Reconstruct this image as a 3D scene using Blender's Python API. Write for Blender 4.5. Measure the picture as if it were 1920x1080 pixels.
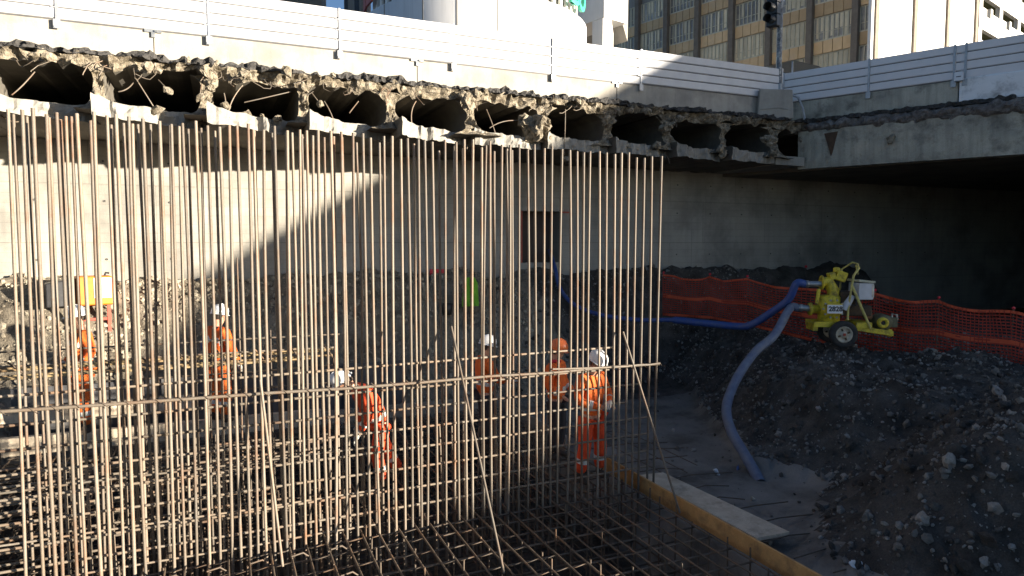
import bpy, bmesh, math, random
from mathutils import Vector, Matrix, noise as mnoise
import numpy as np
random.seed(7)
rng = np.random.default_rng(7)
for o in list(bpy.data.objects): bpy.data.objects.remove(o)
S = bpy.context.scene
COL = S.collection
R = math.radians

# ------------------------------------------------------------------ camera
FPX = 1260.0; YAW = R(23.5); PITCH = math.atan(85/FPX)
cam = bpy.data.cameras.new('camera'); cam.lens = FPX/1920*36; cam.sensor_width = 36
cam.clip_end = 2000; cam.clip_start = 0.05
co = bpy.data.objects.new('camera', cam); COL.objects.link(co)
co.rotation_euler = (R(90)-PITCH, 0, -YAW); S.camera = co
CM = co.rotation_euler.to_matrix()

# ------------------------------------------------------------------ sky and sun
LDIR = Vector((-1.11, 1.0, -.165)).normalized()          # direction the sunlight travels
EL = math.asin(-LDIR.z); AZ = math.atan2(-LDIR.x, -LDIR.y)
W = bpy.data.worlds.new('World'); S.world = W; W.use_nodes = True
nt = W.node_tree; nt.nodes.clear()
sky = nt.nodes.new('ShaderNodeTexSky'); sky.sky_type = 'NISHITA'; sky.sun_disc = False
sky.sun_elevation = EL; sky.sun_rotation = AZ; sky.air_density = .55; sky.dust_density = .6; sky.ozone_density = 1.6
bgn = nt.nodes.new('ShaderNodeBackground'); bgn.inputs[1].default_value = 0.060
wo = nt.nodes.new('ShaderNodeOutputWorld')
nt.links.new(sky.outputs[0], bgn.inputs[0]); nt.links.new(bgn.outputs[0], wo.inputs[0])
sl = bpy.data.lights.new('sun', 'SUN'); sl.energy = 5.0; sl.angle = R(0.5); sl.color = (1, .89, .73)
so = bpy.data.objects.new('sun', sl); COL.objects.link(so)
so.rotation_euler = (-LDIR).to_track_quat('Z', 'Y').to_euler(); so.location = (40, -30, 30)
S.view_settings.view_transform = 'Standard'; S.view_settings.look = 'None'
S.view_settings.gamma = 1.0; S.view_settings.exposure = 1.9
S.cycles.max_bounces = 6; S.cycles.diffuse_bounces = 2

# ------------------------------------------------------------------ helpers: picture geometry -> world
def ray(px, py): return CM @ Vector(((px-960)/FPX, -(py-540)/FPX, -1.0))
def at_z(px, py, z): d = ray(px, py); return d*(z/d.z)
def at_y(px, py, y): d = ray(px, py); return d*(y/d.y)
def at_x(px, py, x): d = ray(px, py); return d*(x/d.x)
RV = Vector((math.cos(YAW), -math.sin(YAW), 0)); FV = Vector((math.sin(YAW), math.cos(YAW), 0))
def at_d(px, py, d):
    v = ray(px, py); return v*(d/v.dot(FV))
def sstep(t):
    t = min(1, max(0, t)); return t*t*(3-2*t)
def nz(p, s=1.0): return mnoise.noise(Vector(p)*s)
def fbm(p, s=1.0, o=4): return mnoise.fractal(Vector(p)*s, 1.0, 2.0, o)

# ------------------------------------------------------------------ helpers: objects
def link(name, me, parent=None, loc=None, rot=None):
    o = bpy.data.objects.new(name, me); COL.objects.link(o)
    if parent is not None: o.parent = parent
    if loc is not None: o.location = loc
    if rot is not None: o.rotation_euler = rot
    return o
def thing(name, label, cat, loc=(0, 0, 0), rz=0, group=None):
    o = link(name, None, None, loc, (0, 0, rz)); o.empty_display_size = .2
    return tag(o, label, cat, group)
def tag(o, label, cat, group=None):
    o['label'] = label; o['category'] = cat
    if group: o['group'] = group
    return o
def kind(o, k): o['kind'] = k; return o
def copy_tree(o, parent=None):
    c = o.copy(); COL.objects.link(c)
    if parent is not None: c.parent = parent
    for ch in list(o.children): copy_tree(ch, c)
    return c

class MB:
    def __init__(s): s.v = []; s.f = []; s.m = []; s.sm = []
    def add(s, vs, fs, m=0, smooth=False):
        n = len(s.v); s.v += [tuple(v) for v in vs]
        for f in fs: s.f.append(tuple(i+n for i in f)); s.m.append(m); s.sm.append(smooth)
        return s
    def box(s, x0, y0, z0, x1, y1, z1, m=0, M=None):
        vs = [Vector(p) for p in ((x0,y0,z0),(x1,y0,z0),(x1,y1,z0),(x0,y1,z0),(x0,y0,z1),(x1,y0,z1),(x1,y1,z1),(x0,y1,z1))]
        if M is not None: vs = [M @ v for v in vs]
        return s.add(vs, [(0,3,2,1),(4,5,6,7),(0,1,5,4),(1,2,6,5),(2,3,7,6),(3,0,4,7)], m)
    def cbox(s, c, sx, sy, sz, m=0, rz=0, rx=0, ry=0):
        M = Matrix.Translation(c) @ Matrix.Rotation(rz,4,'Z') @ Matrix.Rotation(ry,4,'Y') @ Matrix.Rotation(rx,4,'X')
        return s.box(-sx/2,-sy/2,-sz/2,sx/2,sy/2,sz/2,m,M)
    def tube(s, pts, r, n=8, m=0, caps=True, smooth=True):
        pts = [Vector(p) for p in pts]; k = len(pts)
        rs = r if isinstance(r, (list, tuple)) else [r]*k
        ref = None; vs = []
        for i, p in enumerate(pts):
            t = (pts[min(i+1,k-1)]-pts[max(i-1,0)]).normalized()
            if ref is None:
                ref = Vector((0,0,1)) if abs(t.z) < .9 else Vector((1,0,0))
                ref = (ref - t*ref.dot(t)).normalized()
            else:
                q = ref - t*ref.dot(t); ref = q.normalized() if q.length > 1e-6 else ref
            b = t.cross(ref)
            for j in range(n):
                a = 2*math.pi*j/n; vs.append(p + (ref*math.cos(a)+b*math.sin(a))*rs[i])
        fs = [(i*n+j, i*n+(j+1)%n, (i+1)*n+(j+1)%n, (i+1)*n+j) for i in range(k-1) for j in range(n)]
        s.add(vs, fs, m, smooth)
        if caps:
            s.add([vs[j] for j in range(n)], [tuple(range(n))[::-1]], m)
            s.add([vs[(k-1)*n+j] for j in range(n)], [tuple(range(n))], m)
        return s
    def lathe(s, prof, n=20, m=0, M=None, smooth=True, a0=0, a1=2*math.pi):
        full = abs(a1-a0-2*math.pi) < 1e-6; nn = n if full else n+1
        vs = []
        for (r, z) in prof:
            for j in range(nn):
                a = a0+(a1-a0)*j/n; vs.append(Vector((r*math.cos(a), r*math.sin(a), z)))
        if M is not None: vs = [M @ v for v in vs]
        fs = []
        for i in range(len(prof)-1):
            for j in range(n if full else n):
                j2 = (j+1) % nn if full else j+1
                fs.append((i*nn+j, i*nn+j2, (i+1)*nn+j2, (i+1)*nn+j))
        return s.add(vs, fs, m, smooth)
    def poly(s, outline, y0, y1, m=0, M=None):
        "outline of (x, z) points extruded in y"
        n = len(outline)
        vs = [Vector((x, y0, z)) for x, z in outline]+[Vector((x, y1, z)) for x, z in outline]
        if M is not None: vs = [M @ v for v in vs]
        return s.add(vs, [tuple(range(n)), tuple(range(2*n-1, n-1, -1))]+[(i, i+n, (i+1)%n+n, (i+1)%n) for i in range(n)], m)
    def blob(s, c, r, sq=(1,1,1), jit=.25, m=0, sub=1, seed=0):
        bm = bmesh.new(); bmesh.ops.create_icosphere(bm, subdivisions=sub, radius=1)
        rot = Matrix.Rotation(random.random()*6, 3, Vector((random.random(),random.random(),random.random())+Vector((.01,0,0)) if False else Vector((random.random()+.01,random.random(),random.random())).normalized()))
        vs = []
        for v in bm.verts:
            d = 1+jit*2*nz(v.co*1.7+Vector((seed*3.1+c[0]*7, c[1]*7, c[2]*7)))
            p = rot @ Vector((v.co.x*sq[0], v.co.y*sq[1], v.co.z*sq[2])); vs.append(Vector(c)+p*d*r)
        s.add(vs, [tuple(v.index for v in f.verts) for f in bm.faces], m); bm.free(); return s
    def build(s, name, mats, parent=None, loc=None, rot=None, bevel=0):
        me = bpy.data.meshes.new(name); me.from_pydata(s.v, [], s.f)
        for m in (mats if isinstance(mats, (list, tuple)) else [mats]): me.materials.append(m)
        me.polygons.foreach_set('material_index', s.m); me.polygons.foreach_set('use_smooth', s.sm)
        me.update()
        bm = bmesh.new(); bm.from_mesh(me); bmesh.ops.recalc_face_normals(bm, faces=bm.faces); bm.to_mesh(me); bm.free()
        o = link(name, me, parent, loc, rot)
        if bevel:
            b = o.modifiers.new('bevel', 'BEVEL'); b.width = bevel; b.segments = 2; b.limit_method = 'ANGLE'
        return o

# ------------------------------------------------------------------ materials
MT = {}
def mat(name, c1, c2=None, scale=4, rough=.8, bump=0, bscale=30, metal=0, c3=None, s3=1.2, lo=.35, hi=.65, streak=0, spec=None, fine=0, obj_rand=0, bdist=.02):
    m = bpy.data.materials.new(name); m.use_nodes = True; n = m.node_tree.nodes; L = m.node_tree.links
    b = n['Principled BSDF']; b.inputs['Roughness'].default_value = rough; b.inputs['Metallic'].default_value = metal
    if spec is not None: b.inputs['Specular IOR Level'].default_value = spec
    c2 = c2 or c1
    tc = n.new('ShaderNodeTexCoord')
    def nzn(sc, det=6, vec=None, ro=.6):
        t = n.new('ShaderNodeTexNoise'); t.inputs['Scale'].default_value = sc; t.inputs['Detail'].default_value = det; t.inputs['Roughness'].default_value = ro
        L.new(vec if vec is not None else tc.outputs['Object'], t.inputs['Vector']); return t
    def ramp(f, a, bb):
        r = n.new('ShaderNodeMapRange'); r.inputs[1].default_value = a; r.inputs[2].default_value = bb; L.new(f, r.inputs[0]); return r.outputs[0]
    def mix(f, a, bb, mode='MIX'):
        x = n.new('ShaderNodeMix'); x.data_type = 'RGBA'; x.blend_type = mode
        if isinstance(f, (int, float)): x.inputs[0].default_value = f
        else: L.new(f, x.inputs[0])
        for k, i in ((a, 6), (bb, 7)):
            if isinstance(k, tuple): x.inputs[i].default_value = (*k, 1)
            else: L.new(k, x.inputs[i])
        return x.outputs[2]
    col = mix(ramp(nzn(scale).outputs[0], lo, hi), c1, c2)
    if c3: col = mix(ramp(nzn(s3, 5, ro=.7).outputs[0], .5, .72), col, c3)
    if streak:
        mp = n.new('ShaderNodeMapping'); mp.inputs['Scale'].default_value = (5, 5, .35); L.new(tc.outputs['Object'], mp.inputs[0])
        f = ramp(nzn(1.3, 6, mp.outputs[0]).outputs[0], .45, .8)
        mm = n.new('ShaderNodeMath'); mm.operation = 'MULTIPLY'; L.new(f, mm.inputs[0]); mm.inputs[1].default_value = streak
        col = mix(mm.outputs[0], col, tuple(k*.35 for k in c1))
    if fine: col = mix(fine, col, mix(ramp(nzn(60, 3).outputs[0], .3, .7), (0.25,)*3, (1.0,)*3), 'MULTIPLY')
    if obj_rand:
        oi = n.new('ShaderNodeObjectInfo')
        r = ramp(oi.outputs['Random'], 0, 1)
        mm = n.new('ShaderNodeMapRange'); L.new(r, mm.inputs[0]); mm.inputs[3].default_value = 1-obj_rand; mm.inputs[4].default_value = 1+obj_rand*.4
        cc = n.new('ShaderNodeCombineColor'); [L.new(mm.outputs[0], cc.inputs[i]) for i in range(3)]
        col = mix(1.0, col, cc.outputs[0], 'MULTIPLY')
    L.new(col, b.inputs['Base Color'])
    if bump:
        bn = n.new('ShaderNodeBump'); bn.inputs['Strength'].default_value = bump; bn.inputs['Distance'].default_value = bdist
        L.new(nzn(bscale, 8, ro=.65).outputs[0], bn.inputs['Height']); L.new(bn.outputs[0], b.inputs['Normal'])
    MT[name] = m; return m

conc = mat('concrete', (.36,.34,.30), (.27,.26,.235), 1.5, .9, .35, 25, c3=(.22,.21,.19), s3=.7, streak=.45, fine=.25)
conc_wall = mat('wall_concrete', (.43,.405,.355), (.33,.315,.28), .8, .92, .3, 14, c3=(.22,.21,.19), s3=.4, streak=.25, fine=.25)
def panel_lines(m):
    n = m.node_tree.nodes; L = m.node_tree.links; b = n['Principled BSDF']; src = b.inputs['Base Color'].links[0].from_socket
    tc = n.new('ShaderNodeTexCoord'); sx = n.new('ShaderNodeSeparateXYZ'); cx = n.new('ShaderNodeCombineXYZ'); L.new(tc.outputs['Object'], sx.inputs[0])
    L.new(sx.outputs[0], cx.inputs[0]); L.new(sx.outputs[2], cx.inputs[1])
    for sc, w, h, ms, dk in ((1.0, 2.44, 1.22, .008, .7), (1.0, 9.0, .2, .006, .82)):
        br = n.new('ShaderNodeTexBrick'); br.inputs['Scale'].default_value = sc; br.inputs['Brick Width'].default_value = w; br.inputs['Row Height'].default_value = h; br.inputs['Mortar Size'].default_value = ms
        br.inputs['Color1'].default_value = (1,1,1,1); br.inputs['Color2'].default_value = (.95,.945,.94,1); br.inputs['Mortar'].default_value = (dk,dk,dk,1); L.new(cx.outputs[0], br.inputs[0])
        mx = n.new('ShaderNodeMix'); mx.data_type = 'RGBA'; mx.blend_type = 'MULTIPLY'; mx.inputs[0].default_value = 1; L.new(src, mx.inputs[6]); L.new(br.outputs[0], mx.inputs[7]); src = mx.outputs[2]
    L.new(src, b.inputs['Base Color'])
panel_lines(conc_wall)
conc_barrier = mat('barrier_concrete', (.44,.41,.36), (.34,.32,.285), 1.6, .9, .2, 30, c3=(.28,.265,.24), s3=.8, streak=.3, fine=.2)
conc_broken = mat('broken_concrete', (.46,.40,.31), (.20,.165,.11), 8, .95, 1.0, 18, c3=(.07,.05,.03), s3=7, fine=.6, bdist=.06)
conc_shade = mat('shade_darkened_concrete', (.16,.145,.115), (.10,.09,.075), 1.2, .95, .3, 12, c3=(.07,.06,.05), s3=.8)  # concrete colour darkened to stand in for shade in the cells
conc_beam = mat('beam_concrete', (.58,.54,.44), (.38,.36,.30), 1.3, .9, .5, 22, c3=(.15,.14,.12), s3=1.9, streak=.7, fine=.3)
white_block = mat('whitewashed_concrete', (.86,.85,.85), (.76,.75,.75), 2, .85, .15, 30, c3=(.35,.34,.33), s3=2.2)
asphalt = mat('asphalt', (.045,.043,.042), (.09,.085,.08), 14, .95, 1.0, 40, fine=.5, bdist=.03)
dirt = mat('dirt', (.050,.045,.039), (.14,.125,.11), 2.0, 1.0, 1.0, 20, c3=(.040,.026,.017), s3=1.1, fine=.6, bdist=.06)
mud = mat('mud', (.24,.225,.205), (.12,.112,.10), 1.2, .7, .6, 14, c3=(.07,.064,.058), s3=1.2, fine=.3)
stone = mat('stone', (.22,.205,.185), (.085,.077,.067), 5, .95, .8, 30, c3=(.30,.29,.27), s3=2.2, fine=.35)
crushed = mat('crushed_concrete', (.50,.44,.34), (.28,.24,.18), 5, .95, .8, 30, c3=(.14,.115,.085), s3=2.2, fine=.35)
stone_pale = mat('pale_stone', (.36,.345,.32), (.22,.205,.185), 6, .95, .8, 30, fine=.4)
rust = mat('rebar_steel', (.215,.165,.118), (.205,.18,.148), 3, .6, .6, 160, c3=(.20,.10,.05), s3=2.0, fine=.3, obj_rand=.45, bdist=.004)
rust2 = mat('rebar_steel_dark', (.105,.076,.053), (.125,.10,.076), 6, .6, .5, 160, c3=(.20,.10,.045), s3=3, fine=.3, obj_rand=.35, bdist=.004)
wood_orange = mat('formwork_plank', (.60,.34,.13), (.46,.25,.09), 5, .7, .3, 30, c3=(.22,.13,.06), s3=3, fine=.2)
wood_pale = mat('pale_timber', (.66,.57,.44), (.52,.43,.32), 6, .8, .3, 30, c3=(.25,.2,.15), s3=2.5, fine=.25)
wood_grey = mat('weathered_shaded_timber', (.34,.30,.25), (.22,.19,.155), 6, .85, .4, 30, fine=.3)  # weathered boards, plus the far edge's stretch greyed in colour for shadow
form_dark = mat('formwork_panel', (.10,.10,.105), (.06,.06,.065), 3, .7, .3, 20, c3=(.14,.13,.12), s3=2)
fence_w = mat('white_fence_metal', (.60,.60,.615), (.54,.54,.56), 3, .45, .05, 20)
fence_g = mat('grey_fence_metal', (.76,.72,.72), (.71,.675,.675), 3, .5, .05, 20)
post_m = mat('galvanised_post', (.42,.43,.45), (.33,.34,.36), 12, .45, .1, 40, metal=.4)
hi_or = mat('orange_workwear', (.95,.20,.03), (.85,.125,.018), 9, .8, .5, 18, fine=.15, bdist=.03)
hi_red = mat('red_workwear', (.88,.095,.02), (.70,.06,.015), 9, .8, .5, 18, fine=.15, bdist=.03)
hi_dark = mat('dark_workwear', (.035,.033,.036), (.05,.045,.045), 9, .9, .4, 18)
reflect = mat('reflective_tape', (.72,.72,.68), (.6,.6,.57), 20, .35)
skin = mat('skin', (.62,.36,.24), (.54,.29,.19), 12, .55)
hat_w = mat('white_helmet', (.82,.82,.82), (.78,.78,.78), 6, .3)
hat_o = mat('orange_helmet', (.82,.20,.055), (.76,.17,.05), 6, .35)
blue_sl = mat('blue_sleeve', (.09,.14,.32), (.07,.11,.26), 9, .85)
glove = mat('work_glove', (.66,.64,.58), (.5,.48,.43), 15, .9)
boot = mat('boot_leather', (.05,.035,.025), (.08,.06,.045), 12, .8)
hair = mat('hair', (.03,.02,.015), (.05,.035,.025), 30, .7)
eyem = mat('eye', (.03,.025,.02), None, 5, .2)
yel = mat('yellow_machine_paint', (.84,.66,.045), (.66,.51,.04), 9, .5, .4, 40, c3=(.24,.17,.04), s3=9, fine=.4)
yel_d = mat('faded_yellow_paint', (.62,.54,.16), (.46,.39,.12), 6, .5, .2, 30, c3=(.22,.18,.08), s3=6)
rubber = mat('rubber', (.022,.022,.023), (.04,.038,.036), 15, .85, .4, 40)
rimm = mat('cream_wheel_rim', (.55,.50,.40), (.42,.37,.28), 12, .5, .1, 30, c3=(.2,.12,.07), s3=9)
box_w = mat('pale_grey_cabinet', (.56,.58,.62), (.46,.48,.52), 5, .5, .1, 20)
box_lid = mat('cabinet_lid', (.50,.50,.38), (.4,.4,.3), 6, .5)
steel = mat('dull_steel', (.36,.38,.40), (.24,.25,.26), 10, .4, .2, 40, metal=.6)
motor_g = mat('motor_casting', (.16,.15,.08), (.10,.09,.05), 10, .6, .4, 30)
engine_d = mat('engine_grime', (.05,.035,.025), (.10,.06,.03), 12, .8, .5, 30)
blue_hose = mat('blue_hose', (.028,.065,.27), (.035,.075,.22), 9, .4, .2, 60, c3=(.10,.13,.25), s3=2)
blue_hose2 = mat('dusty_blue_hose', (.15,.18,.25), (.10,.125,.20), 7, .6, .3, 60, c3=(.20,.20,.20), s3=2.5)
net_m = mat('orange_net', (.40,.035,.012), (.30,.028,.010), 4, .6)
net_b = mat('orange_net_band', (.70,.10,.03), (.55,.07,.02), 4, .55)
red_m = mat('red_plastic', (.70,.03,.05), (.6,.025,.04), 6, .5)
green_v = mat('lime_vest', (.20,.50,.03), (.15,.40,.025), 6, .8)
black_p = mat('black_plastic', (.018,.018,.02), (.03,.03,.032), 10, .45)
or_mach = mat('orange_machine_paint', (.82,.20,.012), (.70,.16,.012), 6, .5, c3=(.4,.15,.03), s3=8)
red_post = mat('red_paint', (.42,.06,.03), (.32,.045,.025), 8, .6)
whitep = mat('white_plate', (.75,.76,.78), (.68,.69,.72), 10, .5)
blk = mat('black_lettering', (.012,.012,.014), None, 5, .6)
plaster_w = mat('white_render', (.76,.75,.72), (.70,.69,.66), .5, .85, .1, 10, streak=.12)
plaster_c = mat('cylinder_panel', (.66,.66,.66), (.60,.60,.61), .25, .7, .05, 10, streak=.3)
ochre = mat('ochre_panel', (.72,.50,.27), (.64,.43,.22), 1.2, .6, c3=(.58,.42,.27), s3=.5, obj_rand=.35)
col_brown = mat('brown_column', (.20,.165,.13), (.15,.125,.10), 2, .8)
frame_m = mat('window_frame', (.60,.55,.42), (.50,.46,.35), 4, .6)
blind = mat('window_blind', (.80,.71,.52), (.66,.59,.43), .9, .8, obj_rand=.3)
glass_b = mat('window_glass', (.20,.195,.185), (.42,.41,.38), .9, .3, obj_rand=.4)
glass_r = mat('red_curtain', (.16,.02,.025), (.08,.015,.02), 1.5, .6)
glass_d = mat('dark_glass', (.025,.026,.028), (.05,.05,.05), 1, .15)
green_let = mat('green_letter', (.06,.55,.34), (.05,.48,.30), 3, .4)
grey_build = mat('grey_facade', (.30,.285,.26), (.24,.23,.21), .6, .85, streak=.3)
recess = mat('dark_recess', (.07,.05,.045), (.045,.035,.03), 1, .8)

# ------------------------------------------------------------------ terrain
XF = [(-5,8.5),(4,7.6),(7,7.5),(8,7.3),(9.5,8.0),(11,8.7),(12.5,9.8),(30,12)]
def interp(tab, v):
    for (a, x), (b, y) in zip(tab, tab[1:]):
        if v <= b: return x+(y-x)*max(0,(v-a)/(b-a))
    return tab[-1][1]
ZB = -3.52
def H0(x, y):
    xf = interp(XF, y)
    zr = ZB + 1.16*sstep((x-xf)/2.5) + .03*max(0, x-10.5)
    y0 = 12.75+1.5*sstep((x-8)/2.2)
    zb = ZB + 2.72*sstep((y-y0)/(16.25-y0))
    z = max(zr, zb) + .12*math.exp(-abs(zr-zb)*3)*(1 if max(zr,zb) > ZB+.05 else 0)
    # spoil heap
    pts = [(7.9,4.45),(9.2,5.3),(13,5.0)]; d = 9
    for (a, b), (c, e) in zip(pts, pts[1:]):
        t = max(0, min(1, ((x-a)*(c-a)+(y-b)*(e-b))/((c-a)**2+(e-b)**2)))
        d = min(d, math.hypot(x-a-t*(c-a), y-b-t*(e-b)))
    zm = ZB-.05 + 1.5*math.exp(-(d/1.35)**2)
    z = max(z, zm)
    if y < 3.0 and x > 6: z = max(z, ZB+1.2*sstep((3.0-y)/2))
    return z
def H(x, y):
    z = H0(x, y)
    k = sstep((z-ZB)/.5)
    n = fbm((x, y, 0), .9, 4)*.20 + fbm((x+9, y, 3), 3.2, 4)*.12
    z += n*(.12+.88*k)
    if x < 5.2 and y < 12.45: z = -4.3 + .05*fbm((x, y, 7), 1.5, 3)
    return z
xs = np.arange(-14, 20.01, .11); ys = np.arange(1.5, 16.61, .11)
V = []; nx, ny = len(xs), len(ys)
for y in ys:
    for x in xs: V.append((x, y, H(x, y) + .03*nz((x, y, 5), 9)))
F = [(j*nx+i, j*nx+i+1, (j+1)*nx+i+1, (j+1)*nx+i) for j in range(ny-1) for i in range(nx-1)]
g = MB(); g.add(V, F, 0, True)
for k, f in enumerate(F):
    x, y, z = V[f[0]]
    if z < ZB+.16 and x > 5 and y < 12.6: g.m[k] = 1
    elif y > 12.6 and x < 7.5+.8*nz((x,y,0)): g.m[k] = 2
kind(g.build('excavation_ground', [dirt, mud, mat('rubble_soil', (.36,.31,.24), (.20,.17,.125), 3, 1.0, 1.0, 20, c3=(.09,.07,.05), s3=2, fine=.5, bdist=.06)]), 'structure')
g = MB(); g.add([(-400,-400,-4.7),(400,-400,-4.7),(400,400,-4.7),(-400,400,-4.7)], [(0,1,2,3)])
kind(g.build('ground', dirt), 'structure')
g = MB(); g.add([(-300,17.2,3.30),(16.5,17.2,3.30),(42,17.2,3.30),(600,17.2,3.30),(600,700,3.30),(-300,700,3.30)], [(0,1,2,3,4,5)])
kind(g.build('street', asphalt), 'structure')

# loose stones: far too many to count -> one object; larger ones are things
def scatter(n, xr, yr, rr, name, m, cond):
    bm = bmesh.new(); bmesh.ops.create_icosphere(bm, subdivisions=1, radius=1)
    bv = np.array([v.co for v in bm.verts]); bf = np.array([[v.index for v in f.verts] for f in bm.faces]); bm.free()
    VV = []; FF = []; k = 0; tries = 0
    while k < n and tries < n*20:
        tries += 1
        x = rng.uniform(*xr); y = rng.uniform(*yr)
        if not cond(x, y): continue
        r = rr[0]*(rr[1]/rr[0])**(rng.random()**2.6)
        q = rng.normal(size=(3,3)); q, _ = np.linalg.qr(q)
        p = bv*np.array([1, rng.uniform(.55,1), rng.uniform(.4,.8)])*(1+rng.uniform(-.28,.28,(len(bv),1)))
        p = p @ q * r + np.array([x, y, H(x, y)+r*.25]); VV.append(p); FF.append(bf+k*len(bv)); k += 1
    me = bpy.data.meshes.new(name); me.from_pydata(np.concatenate(VV).tolist(), [], np.concatenate(FF).tolist())
    me.materials.append(m); return kind(link(name, me), 'stuff')
def on_bank(x, y):
    if x < 5.3 and y < 12.9: return False
    if y > 16.3: return False
    z = H0(x, y)
    return z > ZB+.12 or random.random() < .05
scatter(15000, (5.3, 16), (2, 16.2), (.010, .062), 'rubble', stone, on_bank)
scatter(4500, (5.3, 15), (2.5, 16.2), (.010, .055), 'pale_rubble', stone_pale, lambda x, y: on_bank(x, y) and mnoise.noise(Vector((x*.8, y*.8, 4))) > -.05)
scatter(13000, (-11, 7), (12.9, 16.3), (.014, .085), 'rubble_by_wall', crushed, lambda x, y: y > 12.9)
scatter(2200, (5.6, 16), (2, 15.5), (.03, .11), 'soil_clods', dirt, on_bank)
rocks = [((1480,660),.13,'fist-sized grey rock lying below the hose coupling of the pump'),((1585,895),.10,'rounded pale rock at the dark foot of the spoil heap'),
  ((1780,870),.16,'pale angular rock on the flank of the spoil heap'),((1870,735),.17,'largest flat pale rock near the right end of the orange net'),
  ((1625,970),.11,'grey rock low on the spoil heap nearest the mud floor'),((1730,975),.14,'pair-topped pale rock halfway down the spoil heap'),
  ((1865,955),.13,'oval pale rock high on the spoil heap by the picture edge'),((1845,1062),.10,'small white rock at the bottom of the spoil heap'),
  ((1460,815),.12,'white block of stone beside the lower blue hose bend'),((1300,845),.09,'dark rock among rubble behind the pale plank'),
  ((1270,843),.10,'grey rock on the wet mud beyond the plank end'),((1700,800),.12,'brown rock on the ridge of the spoil heap'),
  ((1865,698),.12,'grey cobble on the bank just under the orange net'),((1535,770),.10,'light cobble in the middle of the dark bank')]
for (px, py), r, lab in rocks:
    p = None
    for k in range(400):                    # follow the line of sight down to the ground
        q = ray(px, py)*(4+k*.03)
        if q.z < H(q.x, q.y)+.02: p = q; break
    if p is None: continue
    r *= .62; b = MB(); b.blob((0,0,0), r, (1,.8,.65), .3, 0, 2, px)
    o = b.build('rock', stone_pale if 'pale' in lab or 'white' in lab or 'light' in lab else stone, None, (p.x, p.y, H(p.x,p.y)+r*.3)); tag(o, lab, 'rock')

# ------------------------------------------------------------------ bridge deck, cut open
PITCHX = .1235*14.0
WEBX = [(-.0097+.1235*k)*14 for k in range(-6, 9)]
ZT, ZC, ZBOT, ZS = 3.33, 3.06, 2.36, 2.10
def rough_block(b, fx, fz, fy, yb, nu, nv, amp, m=0, mside=0, seed=0, zamp=.3, fr=5):
    "front grid (u,v) -> (fx, fy, fz) pushed about by noise, then walls straight back to y = yb"
    G = []
    for i in range(nu+1):
        for j in range(nv+1):
            u, v = i/nu, j/nv; x, y, z = fx(u, v), fy(u, v), fz(u, v)
            d = fbm((x, z, seed), fr, 4)*amp + amp*.7*nz((x*1.3, z*1.3, seed+4), fr*.5)
            dz = fbm((x, z, seed+9), fr, 3)*amp*zamp
            G.append((x+dz*.5, y+d, z+dz))
    W_ = nv+1
    b.add(G, [(i*W_+j, (i+1)*W_+j, (i+1)*W_+j+1, i*W_+j+1) for i in range(nu) for j in range(nv)], m)
    ring = [(i, 0) for i in range(nu)]+[(nu, j) for j in range(nv)]+[(i, nv) for i in range(nu, 0, -1)]+[(0, j) for j in range(nv, 0, -1)]
    pts = [G[i*W_+j] for i, j in ring]; k = len(pts)
    back = [(p[0], yb(p) if callable(yb) else yb, p[2]) for p in pts]
    b.add(pts+back, [(i, (i+1)%k, (i+1)%k+k, i+k) for i in range(k)], mside)
    b.add(back, [tuple(range(k))], mside)
deck = thing('bridge_deck', 'grey concrete road deck broken open to show a row of dark hollow cells', 'bridge')
X0, X1 = WEBX[0]-.9, 14.9
b = MB()
def topz(u): return ZT-.06+.02*nz((u*40, 0, 0), 1)
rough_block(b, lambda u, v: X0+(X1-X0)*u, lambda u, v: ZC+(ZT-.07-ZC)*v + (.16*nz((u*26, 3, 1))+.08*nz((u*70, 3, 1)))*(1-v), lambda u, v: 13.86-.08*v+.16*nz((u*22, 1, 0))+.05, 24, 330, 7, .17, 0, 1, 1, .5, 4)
b.build('top_slab', [conc_broken, conc_shade], deck)
b = MB()
rough_block(b, lambda u, v: X0+(X1-X0)*u, lambda u, v: ZT-.075+(.10+.10*nz((u*60, 9, 0))+.06*nz((u*19, 9, 0))+.06*nz((u*170, 9, 0)))*v, lambda u, v: 13.80+.16*nz((u*45, 5, 0))+.03*v, 14.2, 520, 3, .10, 0, 0, 2, .4, 9)
b.build('asphalt_layer', asphalt, deck)
for k, x in enumerate(WEBX):
    b = MB()
    def hw(v): return .085+.03*nz((x*5,1,1))+((.17 if x < 3 else .34)+.10*nz((x*3,7,2)))*abs(2*v-1)**(6 if x < 3 else 3.4) + (.10*(1-v)**3)
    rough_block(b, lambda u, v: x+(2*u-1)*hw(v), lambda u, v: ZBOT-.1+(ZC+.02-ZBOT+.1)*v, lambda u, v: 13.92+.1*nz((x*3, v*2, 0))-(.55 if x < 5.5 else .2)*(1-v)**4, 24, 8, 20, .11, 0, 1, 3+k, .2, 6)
    b.build('web', [conc_broken, conc_shade], deck)
for k in range(len(WEBX)):
    xa = WEBX[k-1] if k else WEBX[0]-PITCHX; xb = WEBX[k]
    b = MB()
    s_ = 1.0 if x < 40 else 0
    def by(u, v):
        jag = (1.2 if xb < 5.5 else .4)*(.85+.3*abs(nz((xb*3,1,1))))
        return (13.02 if xb < 5.5 else 13.55)+jag*(u**.9)+.12*nz((u*4+xb*7, 2, 0))+.10*nz((u*11+xb*7, 5, 0))
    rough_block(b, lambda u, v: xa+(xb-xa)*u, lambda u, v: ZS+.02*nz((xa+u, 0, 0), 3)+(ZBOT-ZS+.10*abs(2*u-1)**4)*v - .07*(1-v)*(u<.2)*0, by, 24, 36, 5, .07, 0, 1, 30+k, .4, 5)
    b.build('bottom_slab', [conc, conc_shade], deck)
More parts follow.
